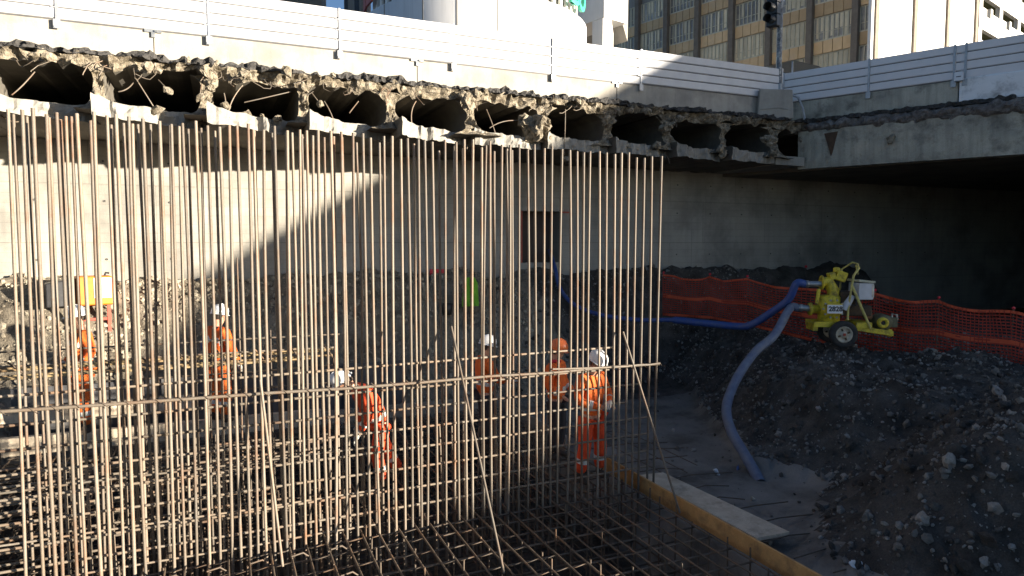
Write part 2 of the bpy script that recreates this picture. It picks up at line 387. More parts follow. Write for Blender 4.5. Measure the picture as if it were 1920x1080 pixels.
b = MB(); xa = WEBX[-1]; b.box(xa+.02, 13.85, ZS-.01, 14.75, 17.3, ZBOT-.03); b.build('bottom_slab', conc, deck)
b = MB(); b.box(X0, 23.8, ZS-.02, 15, 23.95, ZC+.05); b.build('cell_end_wall', conc, deck)
# right-hand edge beam (runs towards the camera); local frame: x towards the camera, front faces -X of the world
RL = 7.6; RA = -R(65.3); rl = Vector((14.8, 14.0, 0)); rr_ = (0, 0, RA)
RX = Vector((math.cos(RA), math.sin(RA), 0)); RY = Vector((-math.sin(RA), math.cos(RA), 0))
def on_right(s, t, z): p = rl+RX*s+RY*t; return Vector((p.x, p.y, z))
b = MB()
rough_block(b, lambda u, v: -.1+(RL+.1)*u, lambda u, v: 2.03+(3.04-2.03)*v-.02*u, lambda u, v: .02-.06*v, .55, 90, 10, .025, 0, 0, 71, .2, 3)
b.build('edge_beam', conc_beam, deck, rl, rr_)
b = MB()
rough_block(b, lambda u, v: -.2+(RL+.2)*u, lambda u, v: 3.0-.09*u+(.29+.05*u)*v+.03*nz((u*30,2,2)), lambda u, v: -.10+.12*abs(2*v-1)**2-.05*(u>.55)+.07*nz((u*20,7,0)), .8, 140, 6, .12, 0, 0, 72, .5, 4)
b.build('broken_edge', mat('dirty_broken_concrete', (.24,.21,.19), (.11,.095,.085), 9, .95, 1.0, 18, c3=(.36,.34,.32), s3=5, fine=.4, bdist=.05), deck, rl, rr_)
b = MB(); rough_block(b, lambda u, v: -.3+(RL*.62+.3)*u, lambda u, v: ZT-.06+(.10+.06*nz((u*40,3,0)))*v, lambda u, v: -.02+.10*nz((u*40,8,0)), .8, 110, 3, .06, 0, 0, 73, .3, 7)
b.build('asphalt_layer', asphalt, deck, rl, rr_)
b = MB(); b.box(-3, .5, 3.05, RL, 30, ZT-.024); b.box(-3, .4, 2.005, RL, 30, 2.3); b.build('road_slab', conc_shade, deck, rl, rr_)  # slab underside darkened in colour to read as deep shade
b = MB(); t_ = [(0,0),(.34,.02),(.17,-.55)]
b.poly([(p[0], p[1]) for p in ((-.16,0),(.18,.02),(.05,-.52),(.02,-.6))], -.03, .02); b.build('rusty_plate', mat('rusty_plate', (.10,.055,.03), (.06,.035,.02), 6, .8), deck, on_right(.75,-.02,2.93), rr_)
# exposed reinforcement and hanging lumps
wires = [((255,148),(285,195),(292,207),1),((297,150),(312,165),(315,170),1),((380,150),(376,165),(375,182),1),((65,135),(40,165),(22,178),0),
  ((455,160),(432,185),(427,215),0),((545,172),(490,185),(458,192),0),((608,190),(625,215),(630,245),0),((780,190),(765,210),(775,245),0),
  ((672,190),(660,205),(655,212),0),((912,205),(925,235),(930,255),0),((985,228),(945,220),(918,240),0),((250,155),(240,170),(222,172),0),
  ((0,215),(20,232),(35,228),0),((585,175),(597,190),(600,195),1),((420,175),(424,190),(423,198),1),((1060,205),(1060,235),(1058,290),0)]
lum = 0
for (a, m_, c, l) in wires:
    yy = 13.62
    pa, pm, pc = at_y(*a, yy+.2), at_y(*m_, yy-.05), at_y(*c, yy)
    pts = [pa*(1-t)**2+pm*2*t*(1-t)+pc*t*t for t in [i/7 for i in range(8)]]
    b = MB(); b.tube(pts, .011, 6); w = b.build('exposed_rebar', rust, deck)
    if l:
        b = MB(); b.blob(pc, .09 if lum else .15, (1,.7,.75) if lum else (.55,.5,1.0), .3, 0, 2, lum); b.build('concrete_lump', conc_broken, w); lum += 1
for k in range(40):        # twisted stubs at every web
    x = WEBX[3+k % 10]+random.uniform(-.25,.25); z = random.choice([ZT-.15, ZT-.2, ZBOT-.05]); y = 13.75
    pts = [(x, y+.1, z)]; d = Vector((random.uniform(-1,1), -.5, random.uniform(-1,.2)))
    for i in range(5):
        q = Vector(pts[-1])+d.normalized()*random.uniform(.04,.11); d += Vector((random.uniform(-.8,.8), random.uniform(-.5,.4), random.uniform(-.7,.3))); pts.append(q)
    b = MB(); b.tube(pts, .009, 5); b.build('exposed_rebar', rust, deck)
for k in range(34):
    x = random.uniform(-6, 13.8); up_ = random.random() < .65
    b = MB(); b.blob((x, 13.72+random.uniform(-.12,.08), (ZC+random.uniform(-.08,.22)) if up_ else ZBOT+random.uniform(-.02,.04)), random.uniform(.05,.13), (1,.8,.7), .35, 0, 2, k*3); b.build('broken_chunk', conc_broken, deck)
for px, py, r, sq in ((1000,243,.30,(.55,.6,1.2)),(985,228,.2,(1,.8,.7)),(1022,232,.16,(.8,.7,1)),(880,190,.17,(1,.8,.7)),(870,182,.12,(.7,.6,1.2)),(1250,240,.16,(.8,.7,1)),(1140,228,.14,(1,.7,.8)),(1440,262,.17,(.7,.6,1.2)),(395,160,.12,(1,.8,.8)),(570,165,.11,(1,.8,.8))):
    p = at_y(px, py, 13.7); b = MB(); b.blob(p, r, sq, .4, 0, 3, px); b.build('broken_chunk', conc_broken, deck)
for k in range(16):        # thin wires hanging into the cells
    px = random.uniform(20, 1150); x = at_y(px, 200, 13.75).x; z = ZC+random.uniform(-.05,.1); d = Vector((random.uniform(-.8,.8), -.15, -1)); q = Vector((x, 13.72, z)); pts = [q.copy()]
    for i in range(7):
        q = q+d.normalized()*random.uniform(.05,.1); d += Vector((random.uniform(-.7,.7), random.uniform(-.2,.15), random.uniform(-.2,.6))); pts.append(q.copy())
    b = MB(); b.tube(pts, .007, 5); b.build('exposed_rebar', rust, deck)
for px, py, r, yy in ((1672,272,.14,0),(1500,262,.08,0),(1262,232,.07,0),(1355,288,.15,0),(1060,298,.10,0)):
    p = at_y(px, py, 13.7) if px < 1450 else (on_right(2.2,-.05,2.62) if px > 1600 else at_y(px, py, 13.75))
    b = MB(); b.blob(p, r, (.6,.6,1), .3, 0, 2, px); b.build('hanging_fragment', conc_broken, deck)

# ------------------------------------------------------------------ abutment wall with its doorway
col_tie = mat('tie_hole', (.08,.075,.07))
wall = thing('retaining_wall', 'tall smooth pale concrete wall with a dark doorway under the cut deck', 'wall')
YW = 16.4
d0, d1 = at_y(977, 395, YW), at_y(1052, 492, YW)
DX0, DX1, DZ0, DZ1 = d0.x, d1.x, d1.z, d0.z
b = MB(); T = YW+.5
b.box(-16, YW, -2.6, DX0, T, ZS+.02); b.box(DX1, YW, -2.6, 42, T, ZS+.02); b.box(DX0, YW, DZ1, DX1, T, ZS+.02); b.box(DX0, YW, -2.6, DX1, T, DZ0)
b.build('wall', conc_wall, wall)
b = MB(); b.box(DX0-.05, T, DZ0-.1, DX1+.05, T+1.2, DZ1+.05); b.build('doorway', recess, wall)
b = MB(); b.box(DX1-.02, YW-.05, DZ1-.04, DX1+.25, YW+.01, DZ1+.0); b.box(DX0, YW+.02, DZ0, DX0+.05, YW+.1, DZ1); b.build('door_frame', red_post, wall)
for k in range(6):
    xx = -9+k*4.4
    b = MB(); b.box(xx, YW-.004, -1.2, xx+.012, YW+.02, ZS); b.build('joint', conc, wall)
b = MB()
for i in range(28):
    for z in (-.35, .87, 1.7):
        xx = -9.5+i*1.22
        if DX0-.2 < xx < DX1+.2: continue
        b.lathe([(0,0),(.022,0),(.022,.01)], 8, 0, Matrix.Translation((xx, YW-.004, z)) @ Matrix.Rotation(R(90),4,'X'))
kind(b.build('tie_holes', col_tie, wall), 'stuff')
w2 = thing('light_blocking_wall', 'added light-blocking end wall, coloured shade-dark, deep under the right-hand deck', 'wall')  # added wall that closes off the underside and keeps it dark
b = MB(); b.box(RL-.4, 2.2, -5, RL-.05, 30, 2.0); b.box(-9, 29.5, -5, RL-.5, 29.9, 2.0); b.build('wall', conc_shade, w2, rl, rr_)  # wall colour carries painted shade as well
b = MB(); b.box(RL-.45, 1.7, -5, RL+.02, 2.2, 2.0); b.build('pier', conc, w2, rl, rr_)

# ------------------------------------------------------------------ barriers on the deck edge
YB = 14.32
def barrier_mb(L, h=.62, th=.28):
    b = MB(); b.poly([(0,0)], 0, 0) if False else None
    prof = [(0,0),(0,h-.03),(.03,h),(th,h),(th+.06,0)]     # (y, z)
    n = len(prof); vs = [(0.006, y, z) for y, z in prof]+[(L-.006, y, z) for y, z in prof]
    b.add(vs, [tuple(range(n)), tuple(range(2*n-1, n-1, -1))]+[(i, i+n, (i+1)%n+n, (i+1)%n) for i in range(n)]); return b
JX = [(-.071+.3505*k)*YB for k in range(-2, 4)]
labs = ['sunlit plain concrete barrier block at the far left end of the deck edge', 'sunlit cream concrete barrier block second from the left', 'sunlit concrete barrier block between the two grey clamp plates',
        'concrete barrier block crossed by the edge of the shadow', 'shaded grey concrete barrier block next to the traffic light plinth']
for k in range(5):
    L = JX[k+1]-JX[k] if k < 4 else 14.05-JX[4]
    o = barrier_mb(L).build('concrete_barrier', conc_barrier, None, (JX[k], YB, ZT), None, .012); tag(o, labs[k], 'barrier', 'concrete barriers along the deck edge')
for k in range(1, 5):
    b = MB(); b.box(-.14,-.03,0,.14,.01,.055); b.box(-.03,-.035,-.09,.03,.005,0); b.cbox((.05,-.04,.025),.05,.03,.03)
    o = b.build('clamp_plate', steel, None, (JX[k], YB-.002, ZT+.545)); tag(o, ['grey clamp plate over the left hairline joint in full sun','grey clamp plate bridging the middle barrier joint in full sun','clamp plate on the barrier joint where the shadow begins','clamp plate on the shaded barrier joint'][k-1], 'clamp')
XB = .28
o = barrier_mb(4.1).build('concrete_barrier', conc_beam, None, on_right(-.54,.22,ZT), rr_, .012); tag(o, 'shaded grey concrete barrier block right of the traffic light plinth', 'barrier', 'concrete barriers along the deck edge')
o = barrier_mb(3.4, .62).build('concrete_barrier', white_block, None, on_right(3.58,.16,ZT), rr_, .012); tag(o, 'whitewashed concrete barrier block with scuff marks at the right edge', 'barrier', 'concrete barriers along the deck edge')
# plinth
ped = thing('signal_plinth', 'faceted concrete block at the deck corner under the traffic light', 'plinth', at_y(1449, 232, 14.0)*1.0+Vector((0,0,0)), -R(30))
ped.location.z = ZT-.02
b = MB(); b.poly([(-.42,0),(.52,0),(.48,.76),(-.36,.80)], -.05, .6); b.build('block', conc_barrier, ped, None, None, .02)
b = MB(); b.poly([(-.35,.26),(.15,.30),(.38,.24),(.37,.22),(.13,.275),(-.35,.245)], -.062, -.04); b.build('crack', conc, ped)

# ------------------------------------------------------------------ metal site fences on the barriers
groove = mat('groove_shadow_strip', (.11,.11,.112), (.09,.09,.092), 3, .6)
def panel_mb(L, h, n=4, th=.035):
    b = MB()
    for i in range(n):
        z0, z1 = h*i/n, h*(i+1)/n
        prof = [(0.0,z0+.020),(-.014,z0+.034),(-.014,z1-.008),(0.0,z1-.002),(.006,z1),(.006,z0+.018)]
        k = len(prof); vs = [(0,y,z) for y, z in prof]+[(L,y,z) for y, z in prof]
        b.add(vs, [tuple(range(k)), tuple(range(2*k-1,k-1,-1))]+[(i_, i_+k, (i_+1)%k+k, (i_+1)%k) for i_ in range(k)])
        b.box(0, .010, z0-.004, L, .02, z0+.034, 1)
    return b
FZ0, FZ1 = ZT+.585, ZT+1.42
def fence(name, label, O, rz, posts, mat_, top=None):
    t = thing(name, label, 'fence', O, rz)
    for i, (a, c) in enumerate(zip(posts, posts[1:])):
        L = c-a-.05
        if L < .05: continue
        panel_mb(L, FZ1-FZ0).build('panel', [mat_, groove], t, (a+.025, random.gauss(0,.006), FZ0-O[2]+random.gauss(0,.008)), (random.gauss(0,.008), random.gauss(0,.002), 0))
    for a in posts:
        b = MB(); b.box(a-.022,-.035,FZ0-O[2]-.03,a+.022,.03,FZ1-O[2]+.015); b.box(a-.055,-.05,FZ0-O[2]-.16,a+.055,-.035,FZ0-O[2]+.0); b.box(a-.045,-.06,FZ0-O[2]-.15,a-.015,-.05,FZ0-O[2]-.12)
        for i in range(1, 4): b.cbox((a-.05,-.03,FZ0-O[2]+(FZ1-FZ0)*i/4),.07,.012,.022)
        b.build('post', post_m, t)
    return t
YF = YB-.02
px0 = [(-.1755+.1707*k)*YF for k in range(-3, 7)]
fence('site_fence', 'white metal plank fence on grey posts along the sunlit cut deck edge', (0, YF, ZT), 0, px0[:-1]+[14.3], fence_w)
fence('site_fence', 'grey metal plank fence in shade running from the traffic light to the right edge', on_right(0,.2,ZT), RA, [-.62, 1.58, 3.46, 3.69, 5.7, 7.2], fence_g)
# little white electrical box by the fence post
eb = thing('junction_box', 'small white electrical box between the grey fence posts', 'box', on_right(3.58,.1,3.97), RA)
b = MB(); b.box(-.09,-.06,-.10,.09,.05,.10); b.build('case', whitep, eb, None, None, .008)
b = MB(); b.box(-.05,-.066,-.012,.05,-.059,.004); b.build('slot', blk, eb)

# ------------------------------------------------------------------ traffic light
TL = thing('traffic_light', 'black traffic light seen from behind on a scuffed grey pole above the deck corner', 'traffic light', (at_y(1459,170,14.35).x, 14.35, ZT+.6))
b = MB(); b.tube([(0,0,0),(0,0,1.2),(0.0,0,3.4)], .075, 14); b.build('pole', mat('scuffed_pole', (.22,.24,.27), (.06,.065,.075), 5, .5, .2, 30, c3=(.75,.74,.68), s3=3.2), TL)
b = MB(); b.tube([(.02,-.02,-.02),(.02,-.02,.42)], .09, 12); b.build('pole_base', steel, TL)
b = MB(); b.tube([(.03,-.05,.0),(.25,-.15,.15),(.45,-.28,.05),(.55,-.35,-.25),(.6,-.4,-.6)], .035, 8); b.build('cable_duct', post_m, TL)
hd = MB(); Mh = Matrix.Translation((-.37,-.14,2.28)) @ Matrix.Rotation(R(-70),4,'Z')
for i in range(3):
    hd.box(-.15,-.11,i*.31-.3-.1,.15,.11,i*.31-.4+.30,0,Mh); 
hd = hd.build('signal_head', black_p, TL, None, None, .015)
for i in range(3):
    b = MB(); M2 = Mh @ Matrix.Translation((0,-.11,i*.31-.25)) @ Matrix.Rotation(R(90),4,'X')
    b.lathe([(.125,0),(.12,.26),(.112,.26),(.112,0)], 14, 0, M2, True, R(-20), R(200)); b.build('visor', black_p, hd)
    b = MB(); b.lathe([(0,.01),(.1,.01),(.105,0)], 14, 0, M2); b.build('lens', glass_d, hd)
b = MB(); b.box(-.34,-.06,1.95,.0,.06,2.0); b.box(-.34,-.06,2.7,.0,.06,2.75); b.build('bracket', steel, TL)
b = MB(); b.cbox((.02,-.02,2.72),.12,.1,.16); b.build('top_cap', whitep, TL)

# ------------------------------------------------------------------ vertical reinforcement curtain
ZM = -3.30
YR, YR2 = 7.43, 7.73
cage = thing('rebar_cage', 'tall curtain of upright rust-brown reinforcing bars in the foreground', 'rebar cage', (0, YR, ZM))
f1 = [20,120,190,240,315,372,450,520,595,655,725,805,893,960,1025,1100,1165,1235,1290,1340,1390,1435,1490,1555,1605,1675,1730,1800,1850,1915]
f2 = [60,125,180,240,285,335,375,432,465,520,578,650,695,735,805,840,895,940,1000,1050,1100,1140,1185,1230,1280,1325,1365,1405,1455,1500,1545,1580,1620,1660,1697,1745,1788]
b1 = [275,345,405,490,540,740,875,935,1000,1060,1130,1195,1425,1540,1590,1645,1700,1760,1820,1875]
b2 = [10,165,418,630,685,790,872,925,965]
TOPY = lambda px: 203+(293-203)*px/1238.0
def upright(x, y, z1, z0, r):
    b = MB(); tx, ty = random.gauss(0,.012), random.gauss(0,.012); bw = random.gauss(0,.020)
    pts = [(x+tx*(t-.35)*2+bw*math.sin(t*3.1)*.6, y-YR+ty*(t-.35)*2, z0-ZM+(z1-z0)*t) for t in (0,.15,.3,.45,.6,.75,.9,1)]
    b.tube(pts, r*random.uniform(.88,1.1), 7); return b.build('vertical_bar', rust, cage)
fx_ = [a/3 for a in f1]+[640+a/3 for a in f2]; bx_ = [a/3 for a in b1]+[640+a/3 for a in b2]
for px in fx_:
    p = at_y(px, TOPY(px)+random.uniform(-6,6), YR); upright(p.x, YR, p.z, ZM-.45, .0150 if px > 700 else .0162)
for px in bx_:
    p = at_y(px, TOPY(px)+9+random.uniform(-3,4), YR2); upright(p.x, YR2, p.z, ZM-.45, .0155)
allpx = sorted(fx_+bx_); ex = MB()
for a, c in zip(allpx, allpx[1:]):
    if c-a > 19:
        px = (a+c)/2+random.uniform(-2,2); p = at_y(px, TOPY(px)+random.uniform(8,22), 7.95); x = p.x; tx = random.gauss(0,.012)
        ex.tube([(x-tx,7.95-YR,-.45),(x+random.gauss(0,.012),7.95-YR,1.4),(x+random.gauss(0,.012),7.95-YR,2.8),(x+tx,7.95-YR,p.z-ZM)], .0145, 6)
kind(ex.build('rear_bars', rust, cage), 'stuff')
def hbar(p0, p1, r, parent, m=rust, sag=.01, name='horizontal_bar'):
    p0, p1 = Vector(p0), Vector(p1); b = MB(); n = 9
    off = parent.location
    pts = [p0+(p1-p0)*(i/n)+Vector((0, random.gauss(0,.004), -sag*math.sin(math.pi*i/n)+random.gauss(0,.004)))-off for i in range(n+1)]
    b.tube(pts, r, 7); return b.build(name, m, parent)
pL, pR = at_y(-40, 776, YR-.035), at_y(1238, 682, YR-.035)
hbar(pL, pR, .017, cage); hbar(at_y(1036,692,YR-.06), at_y(1237,682,YR-.06), .012, cage)
ends = [1148,1140,1200,1170,1215,1215,1215,1215,1215]
for i, z in enumerate((-1.43,-1.72,-1.96,-2.20,-2.44,-2.68,-2.92,-3.14)):
    x1 = at_y(ends[i], 700, YR2).x
    hbar((-4.6+random.uniform(-.2,.2), YR2-.025, z-.03), (x1, YR2-.025, z+.02), .014, cage)
for i in range(22):
    z = -2.45-.045*i; yy = (8.1, 8.55, 9.05)[i % 3]
    hbar((-5.6+random.uniform(-.4,.4), yy, z-.02), (random.uniform(.2,1.4)-.04*i, yy, z+.02), .0135, cage)
for i, z in enumerate((-2.3,-2.8,-3.2)):
    hbar((-4.6, YR+.03, z), (1.6, YR+.03, z), .011, cage)
for (a, ya), (c, yc), r in (((846,612),(945,1075),.014),((1168,622),(1275,962),.013),((488,712),(530,1062),.014)):
    p0 = at_y(a, ya, YR-.09); p1 = at_z(c, yc, ZM+.02); b = MB(); d_ = (p0-p1).normalized()*.0
    b.tube([p0-cage.location, (p0+p1)/2-cage.location, p1-cage.location], r, 8); b.build('brace_bar', rust, cage)
for i in range(46):
    x = -4.4+i*.205+random.uniform(-.04,.04); y = random.choice([8.2, 8.45]); zt = -2.25-.05*max(0,x)+random.uniform(-.12,.08)
    b = MB(); b.tube([(x+random.gauss(0,.012), y-YR, -.45), (x, y-YR, .7), (x+random.gauss(0,.015), y-YR, zt-ZM)], .011, 6); b.build('starter_bar', rust, cage)
# tie wires along the front bar
b = MB()
for px in fx_[::2]:
    p = at_y(px, 776-94*(px+40)/1278, YR-.02)-cage.location
    b.tube([p+Vector((-.03,-.03,.03)), p+Vector((.0,-.035,0)), p+Vector((.03,-.03,-.03)), p+Vector((.05,-.06,-.02))], .004, 4)
kind(b.build('tie_wire', rust2, cage), 'stuff')

# second, lower cage behind with a thick bundle of bars
YC = 9.7
cage2 = thing('rebar_cage', 'low rebar cage carrying a thick bundle of bars before the two left workers', 'rebar cage', (0, YC, ZM))
xe = at_y(630, 660, YC).x
for z, xoff in ((-1.28,.05),(-1.46,0),(-1.72,-.05),(-1.96,.0),(-2.7,-.1),(-3.0,0)):
    hbar((-8.5, YC-.03, z+.02), (xe+xoff, YC-.03, z-.02), .012, cage2, rust)
for i in range(7):
    dz = random.uniform(-.05,.05); dy = random.uniform(-.06,.10)
    hbar((-8.5+random.uniform(-.3,.1), YC+dy, -1.56+dz), (xe-.05+random.uniform(-.6,.1), YC+dy+random.uniform(-.05,.05), -1.56+dz+random.uniform(-.03,.03)), .014, cage2, mat('bundle_steel_%d' % i, (.36,.27,.14), (.26,.17,.09), 5, .6, fine=.3) if i == 0 else MT['bundle_steel_0'])
n2 = 26
for i in range(n2):
    x = -8.3+i*(xe+8.2)/(n2-1)
    b = MB(); zt = -1.16+random.uniform(-.08,.06)
    if i == 22: zt = -.2
    b.tube([(x+random.gauss(0,.02),.02,-.9),(x,.02,(zt-ZM)*.5),(x+random.gauss(0,.02),.02,zt-ZM)], .011, 6); b.build('vertical_bar', rust2, cage2)
for i in range(22):                                          # bent stirrup hooks through the bundle
    x = -8.2+i*(xe+8)/21
    b = MB(); b.tube([(x,-.12,1.89),(x+.10,-.05,1.77),(x+.18,.1,1.63),(x+.2,.2,1.4)], .012, 6); b.build('stirrup', rust2, cage2)

# ------------------------------------------------------------------ foundation mat
mt = thing('rebar_mat', 'wide two-layer grid of dark reinforcing bars covering the foundation pit floor', 'rebar mat', (0, 0, ZM))
xb = np.arange(-8.6, 5.05, .2); yb_ = np.arange(3.4, 12.3, .31)
for x in xb:
    b = MB(); j = random.gauss(0,.012); b.tube([(x+j,3.2,random.gauss(0,.008)),(x-j,6,0),(x+random.gauss(0,.012),9,random.gauss(0,.01)),(x,12.3,0)], .012, 6); b.build('lengthwise_bar', rust2, mt)
for y in yb_:
    b = MB(); j = random.gauss(0,.02); b.tube([(-8.8,y+j,-.028),(-4,y,-.028),(0,y+random.gauss(0,.015),-.028),(5.06,y-j,-.028)], .012, 6); b.build('crosswise_bar', rust2, mt)
b = MB()
for x in xb: b.tube([(x+.05,3.2,-.72),(x+.05,12.3,-.72)], .012, 5, caps=False)
for y in yb_: b.tube([(-8.8,y+.06,-.75),(5.06,y+.06,-.75)], .012, 5, caps=False)
for y in yb_[::2]: b.tube([(-8.8,y+.1,-.38),(5.06,y+.1,-.38)], .011, 5, caps=False)
kind(b.build('lower_layer', rust2, mt), 'stuff')
b = MB()
for x in xb[::2]:
    for y in yb_[::1]:
        if random.random() < .12: continue
        xx, yy = x+random.uniform(-.05,.05), y+random.uniform(-.03,.03)
        b.tube([(xx,yy,-.8),(xx+random.gauss(0,.015),yy,.03 if random.random() < .6 else .12)], .010, 5, caps=False)
for x in xb[:50:2]:
    for y in yb_[::2]:
        b.tube([(x,y,.05),(x+.12,y+.02,.06),(x+.2,y+.05,-.02),(x+.2,y+.05,-.35)], .009, 5, caps=False)
kind(b.build('spacer_bars', rust2, mt), 'stuff')
# formwork around the mat
def plank(name, label, p0, p1, h, th, m, flat=False, cat='plank'):
    p0, p1 = Vector(p0), Vector(p1); d = p1-p0; L = d.length; rz = math.atan2(d.y, d.x); ry = -math.asin(d.z/L)
    b = MB(); n = max(2, int(L/.4)); b.box(0, -th/2, -h, L, th/2, 0)
    o = b.build(name, m, None, p0, (0, ry, rz), .006); return tag(o, label, cat)
plank('formwork_board', 'bright orange-brown board on edge along the right side of the rebar mat', (5.17,8.62,-3.16), (5.17,3.2,-3.16), .22, .03, wood_orange, cat='board')
plank('formwork_board', 'weathered board on edge at the far right corner of the rebar mat', (5.15,12.3,-3.15), (5.2,9.7,-3.2), .3, .035, wood_grey, cat='board')
plank('formwork_board', 'long pale timber edge along the far side of the mat at left', (-8.8,12.38,-2.98), (1.6,12.38,-3.0), .28, .12, wood_pale, cat='board')  # sunlit part of the far timber edge, paler colour stands for the sun
plank('formwork_board', 'grey shaded timber edge along the far side of the mat behind the fourth worker', (1.64,12.38,-3.05), (5.1,12.40,-3.07), .24, .05, wood_grey, cat='board')  # same timber edge continued, its shadow painted as a greyer colour
plank('formwork_board', 'short sunlit pale timber behind the long edge board between the two left workers', (-3.6,12.95,-2.66), (-.5,12.95,-2.68), .22, .16, wood_pale, cat='board')
plank('formwork_board', 'upper sunlit timber strip at far left behind the first worker', (-9,13.0,-2.56), (-3.7,13.0,-2.6), .2, .12, wood_pale, cat='board')
o = thing('formwork_wall', 'long dark grey formwork panel standing behind the two left workers', 'formwork', (-3.2,13.25,-3.0))
b = MB(); b.box(0,0,-.3,6.6,.06,.62); b.build('sheet', form_dark, o)
for k in range(7):
    b = MB(); b.box(.1+k*1.05,-.05,-.3,.18+k*1.05,0,.60); b.build('rib', form_dark, o)
# loose pale plank right of the orange board
pp = [at_z(1200,893,-3.38), at_z(1243,888,-3.38), at_z(1480,1000,-3.38), at_z(1418,1012,-3.38)]
b = MB(); b.add([p+Vector((0,0,.02)) for p in pp]+[p-Vector((0,0,.02)) for p in pp], [(0,1,2,3),(7,6,5,4)]+[(i,i+4,(i+1)%4+4,(i+1)%4) for i in range(4)])
o = b.build('loose_plank', wood_pale); tag(o, 'wide pale plank lying loose on the mud right of the orange board', 'plank')
b = MB(); q0 = at_z(1300,945,-3.46); q1 = at_z(1445,1018,-3.46); b.tube([q0,q1], .035, 4); o = b.build('timber_batten', wood_grey); tag(o, 'thin timber batten under the loose pale plank', 'batten')
# steel mesh lying on the mud
ms = thing('steel_mesh', 'thin welded steel mesh lying on the wet mud right of the orange board', 'steel mesh', (5.3, 4.4, -3.42))
b = MB()
for i in range(17):
    a = random.uniform(0,.5); e = random.uniform(.9,2.0)
    b.tube([(a,i*.42,.03+random.gauss(0,.012)),((a+e)/2,i*.42+.02,.03),(e,i*.42+random.gauss(0,.04),-.03)], .008, 5)
for i in range(4): b.tube([(.25+i*.35,3.6+random.uniform(-.4,.3),.03),(.28+i*.35,5.4,.03),(.3+i*.35,6.8,.02)], .007, 5)
kind(b.build('wire_grid', rust2, ms), 'stuff')
# scraps on the mud
def ground_hit(px, py, off=.0):
    for k in range(900):
        q = ray(px, py)*(3+k*.03)
        if q.z < H(q.x, q.y)+off: return q
for px, py, lab, m, s in ((1345,890,'crumpled blue and white wrapper on the mud left of the hose end',whitep,.09),(1383,882,'small crumpled blue scrap beside the hose end',blue_sl,.06),(1412,938,'short pale offcut on the mud below the hose mouth',wood_pale,.06),(1605,1062,'white offcut standing in the mud at the bottom edge',whitep,.09)):
    p = ground_hit(px, py) or at_z(px, py, ZB); b = MB(); b.blob((0,0,0), s, (1,.45,.3), .4, 0, 2, px); o = b.build('litter', m, None, p+Vector((0,0,s*.25)), (0,0,px)); tag(o, lab, 'litter')

# ------------------------------------------------------------------ pump on two wheels
pp = Vector((11.62, 9.95, 0)); pp.z = H(pp.x, pp.y)+.02
PU = thing('water_pump', 'yellow wheeled diesel pump standing on the dark rubble bank', 'pump', pp, math.atan2(RV.y, RV.x)-R(6))
def pz(px, py): return ((px-560)/522, (1000-py)/522)
def pbox(b, x0, y0, x1, y1, d0, d1, m=0):
    (a, z1), (c, z0) = pz(x0, y0), pz(x1, y1); b.box(a, d0, z0, c, d1, z1, m)
b = MB(); 
for d in (-.28, .22):
    (x0, z0), (x1, z1) = pz(280, 770), pz(1080, 855)
    b.box(x0, d, z0-.05, x0+.35, d+.06, z0+.06); b.poly([(x0+.3,z0-.04),(x1,z1-.05),(x1,z1+.05),(x0+.3,z0+.06)], d, d+.06)
pbox(b, 280, 760, 330, 840, -.22, .22); pbox(b, 1040, 815, 1080, 890, -.22, .22); pbox(b, 700, 740, 860, 800, -.3, .3)
b.build('chassis', yel, PU, None, None, .008)
Mc = Matrix.Translation((*(pz(470,600)[0],), -.02, pz(470,600)[1])) 
b = MB(); b.lathe([(0,-.3),(.17,-.3),(.21,-.26),(.215,-.1),(.235,-.09),(.235,.05),(.215,.06),(.21,.22),(.16,.26),(0,.26)], 22, 0, Mc); b.build('pump_casing', yel, PU)
b = MB(); c = pz(300, 615); b.lathe([(0,-.02),(.13,-.02),(.13,.03),(.09,.04),(.09,.2),(0,.2)], 16, 0, Matrix.Translation((c[0]-.06,-.05,c[1])) @ Matrix.Rotation(R(90),4,'Y')); b.build('suction_flange', yel, PU)
b = MB(); c = pz(500, 420); b.tube([(c[0],-.02,c[1]-.15),(c[0]+.02,-.02,c[1]),(c[0]-.1,-.02,c[1]+.2),(c[0]-.22,-.03,c[1]+.17)], [.12,.12,.12,.11], 14)
b.lathe([(0,0),(.15,0),(.15,.035),(0,.035)], 16, 0, Matrix.Translation((c[0]-.2,-.03,c[1]+.17)) @ Matrix.Rotation(R(-90),4,'Y'))
b.lathe([(0,0),(.145,0),(.145,.03),(0,.03)], 16, 0, Matrix.Translation((c[0],-.02,c[1]-.12)))
c2 = pz(600, 260)
b.cbox((c2[0]-.05,-.02,c2[1]),.2,.22,.2,0,0,0,R(20)); b.cbox((c2[0]-.22,-.02,c2[1]+.0),.12,.2,.14,0,0,0,R(-15)); b.lathe([(0,0),(.07,0),(.07,.08),(.04,.1),(0,.1)], 12, 0, Matrix.Translation((c2[0]-.12,-.02,c2[1]+.08)))
for k in range(6): b.cbox((c[0]-.13+.12*math.cos(k),-.02+.12*math.sin(k),c[1]+.08),.03,.03,.05)
b.tube([(c[0]-.3,-.12,c[1]+.05),(c[0]-.33,-.12,c[1]-.25)], .04, 8)
b.build('valve_body', yel, PU, None, None, .012)
b = MB(); c = pz(600, 520); b.cbox((c[0]+.14,.05,c[1]-.06),.42,.36,.5); b.cbox((c[0]+.30,.0,c[1]-.2),.5,.3,.22); b.build('engine', engine_d, PU, None, None, .03)
b = MB(); (xa, za), (xm, zm), (xc, zc) = pz(705,150), pz(640,350), pz(840,800)
b.tube([(xa,-.26,za),(xa+.02,-.27,za-.03),(pz(655,250)[0],-.30,pz(655,250)[1])], .022, 8)
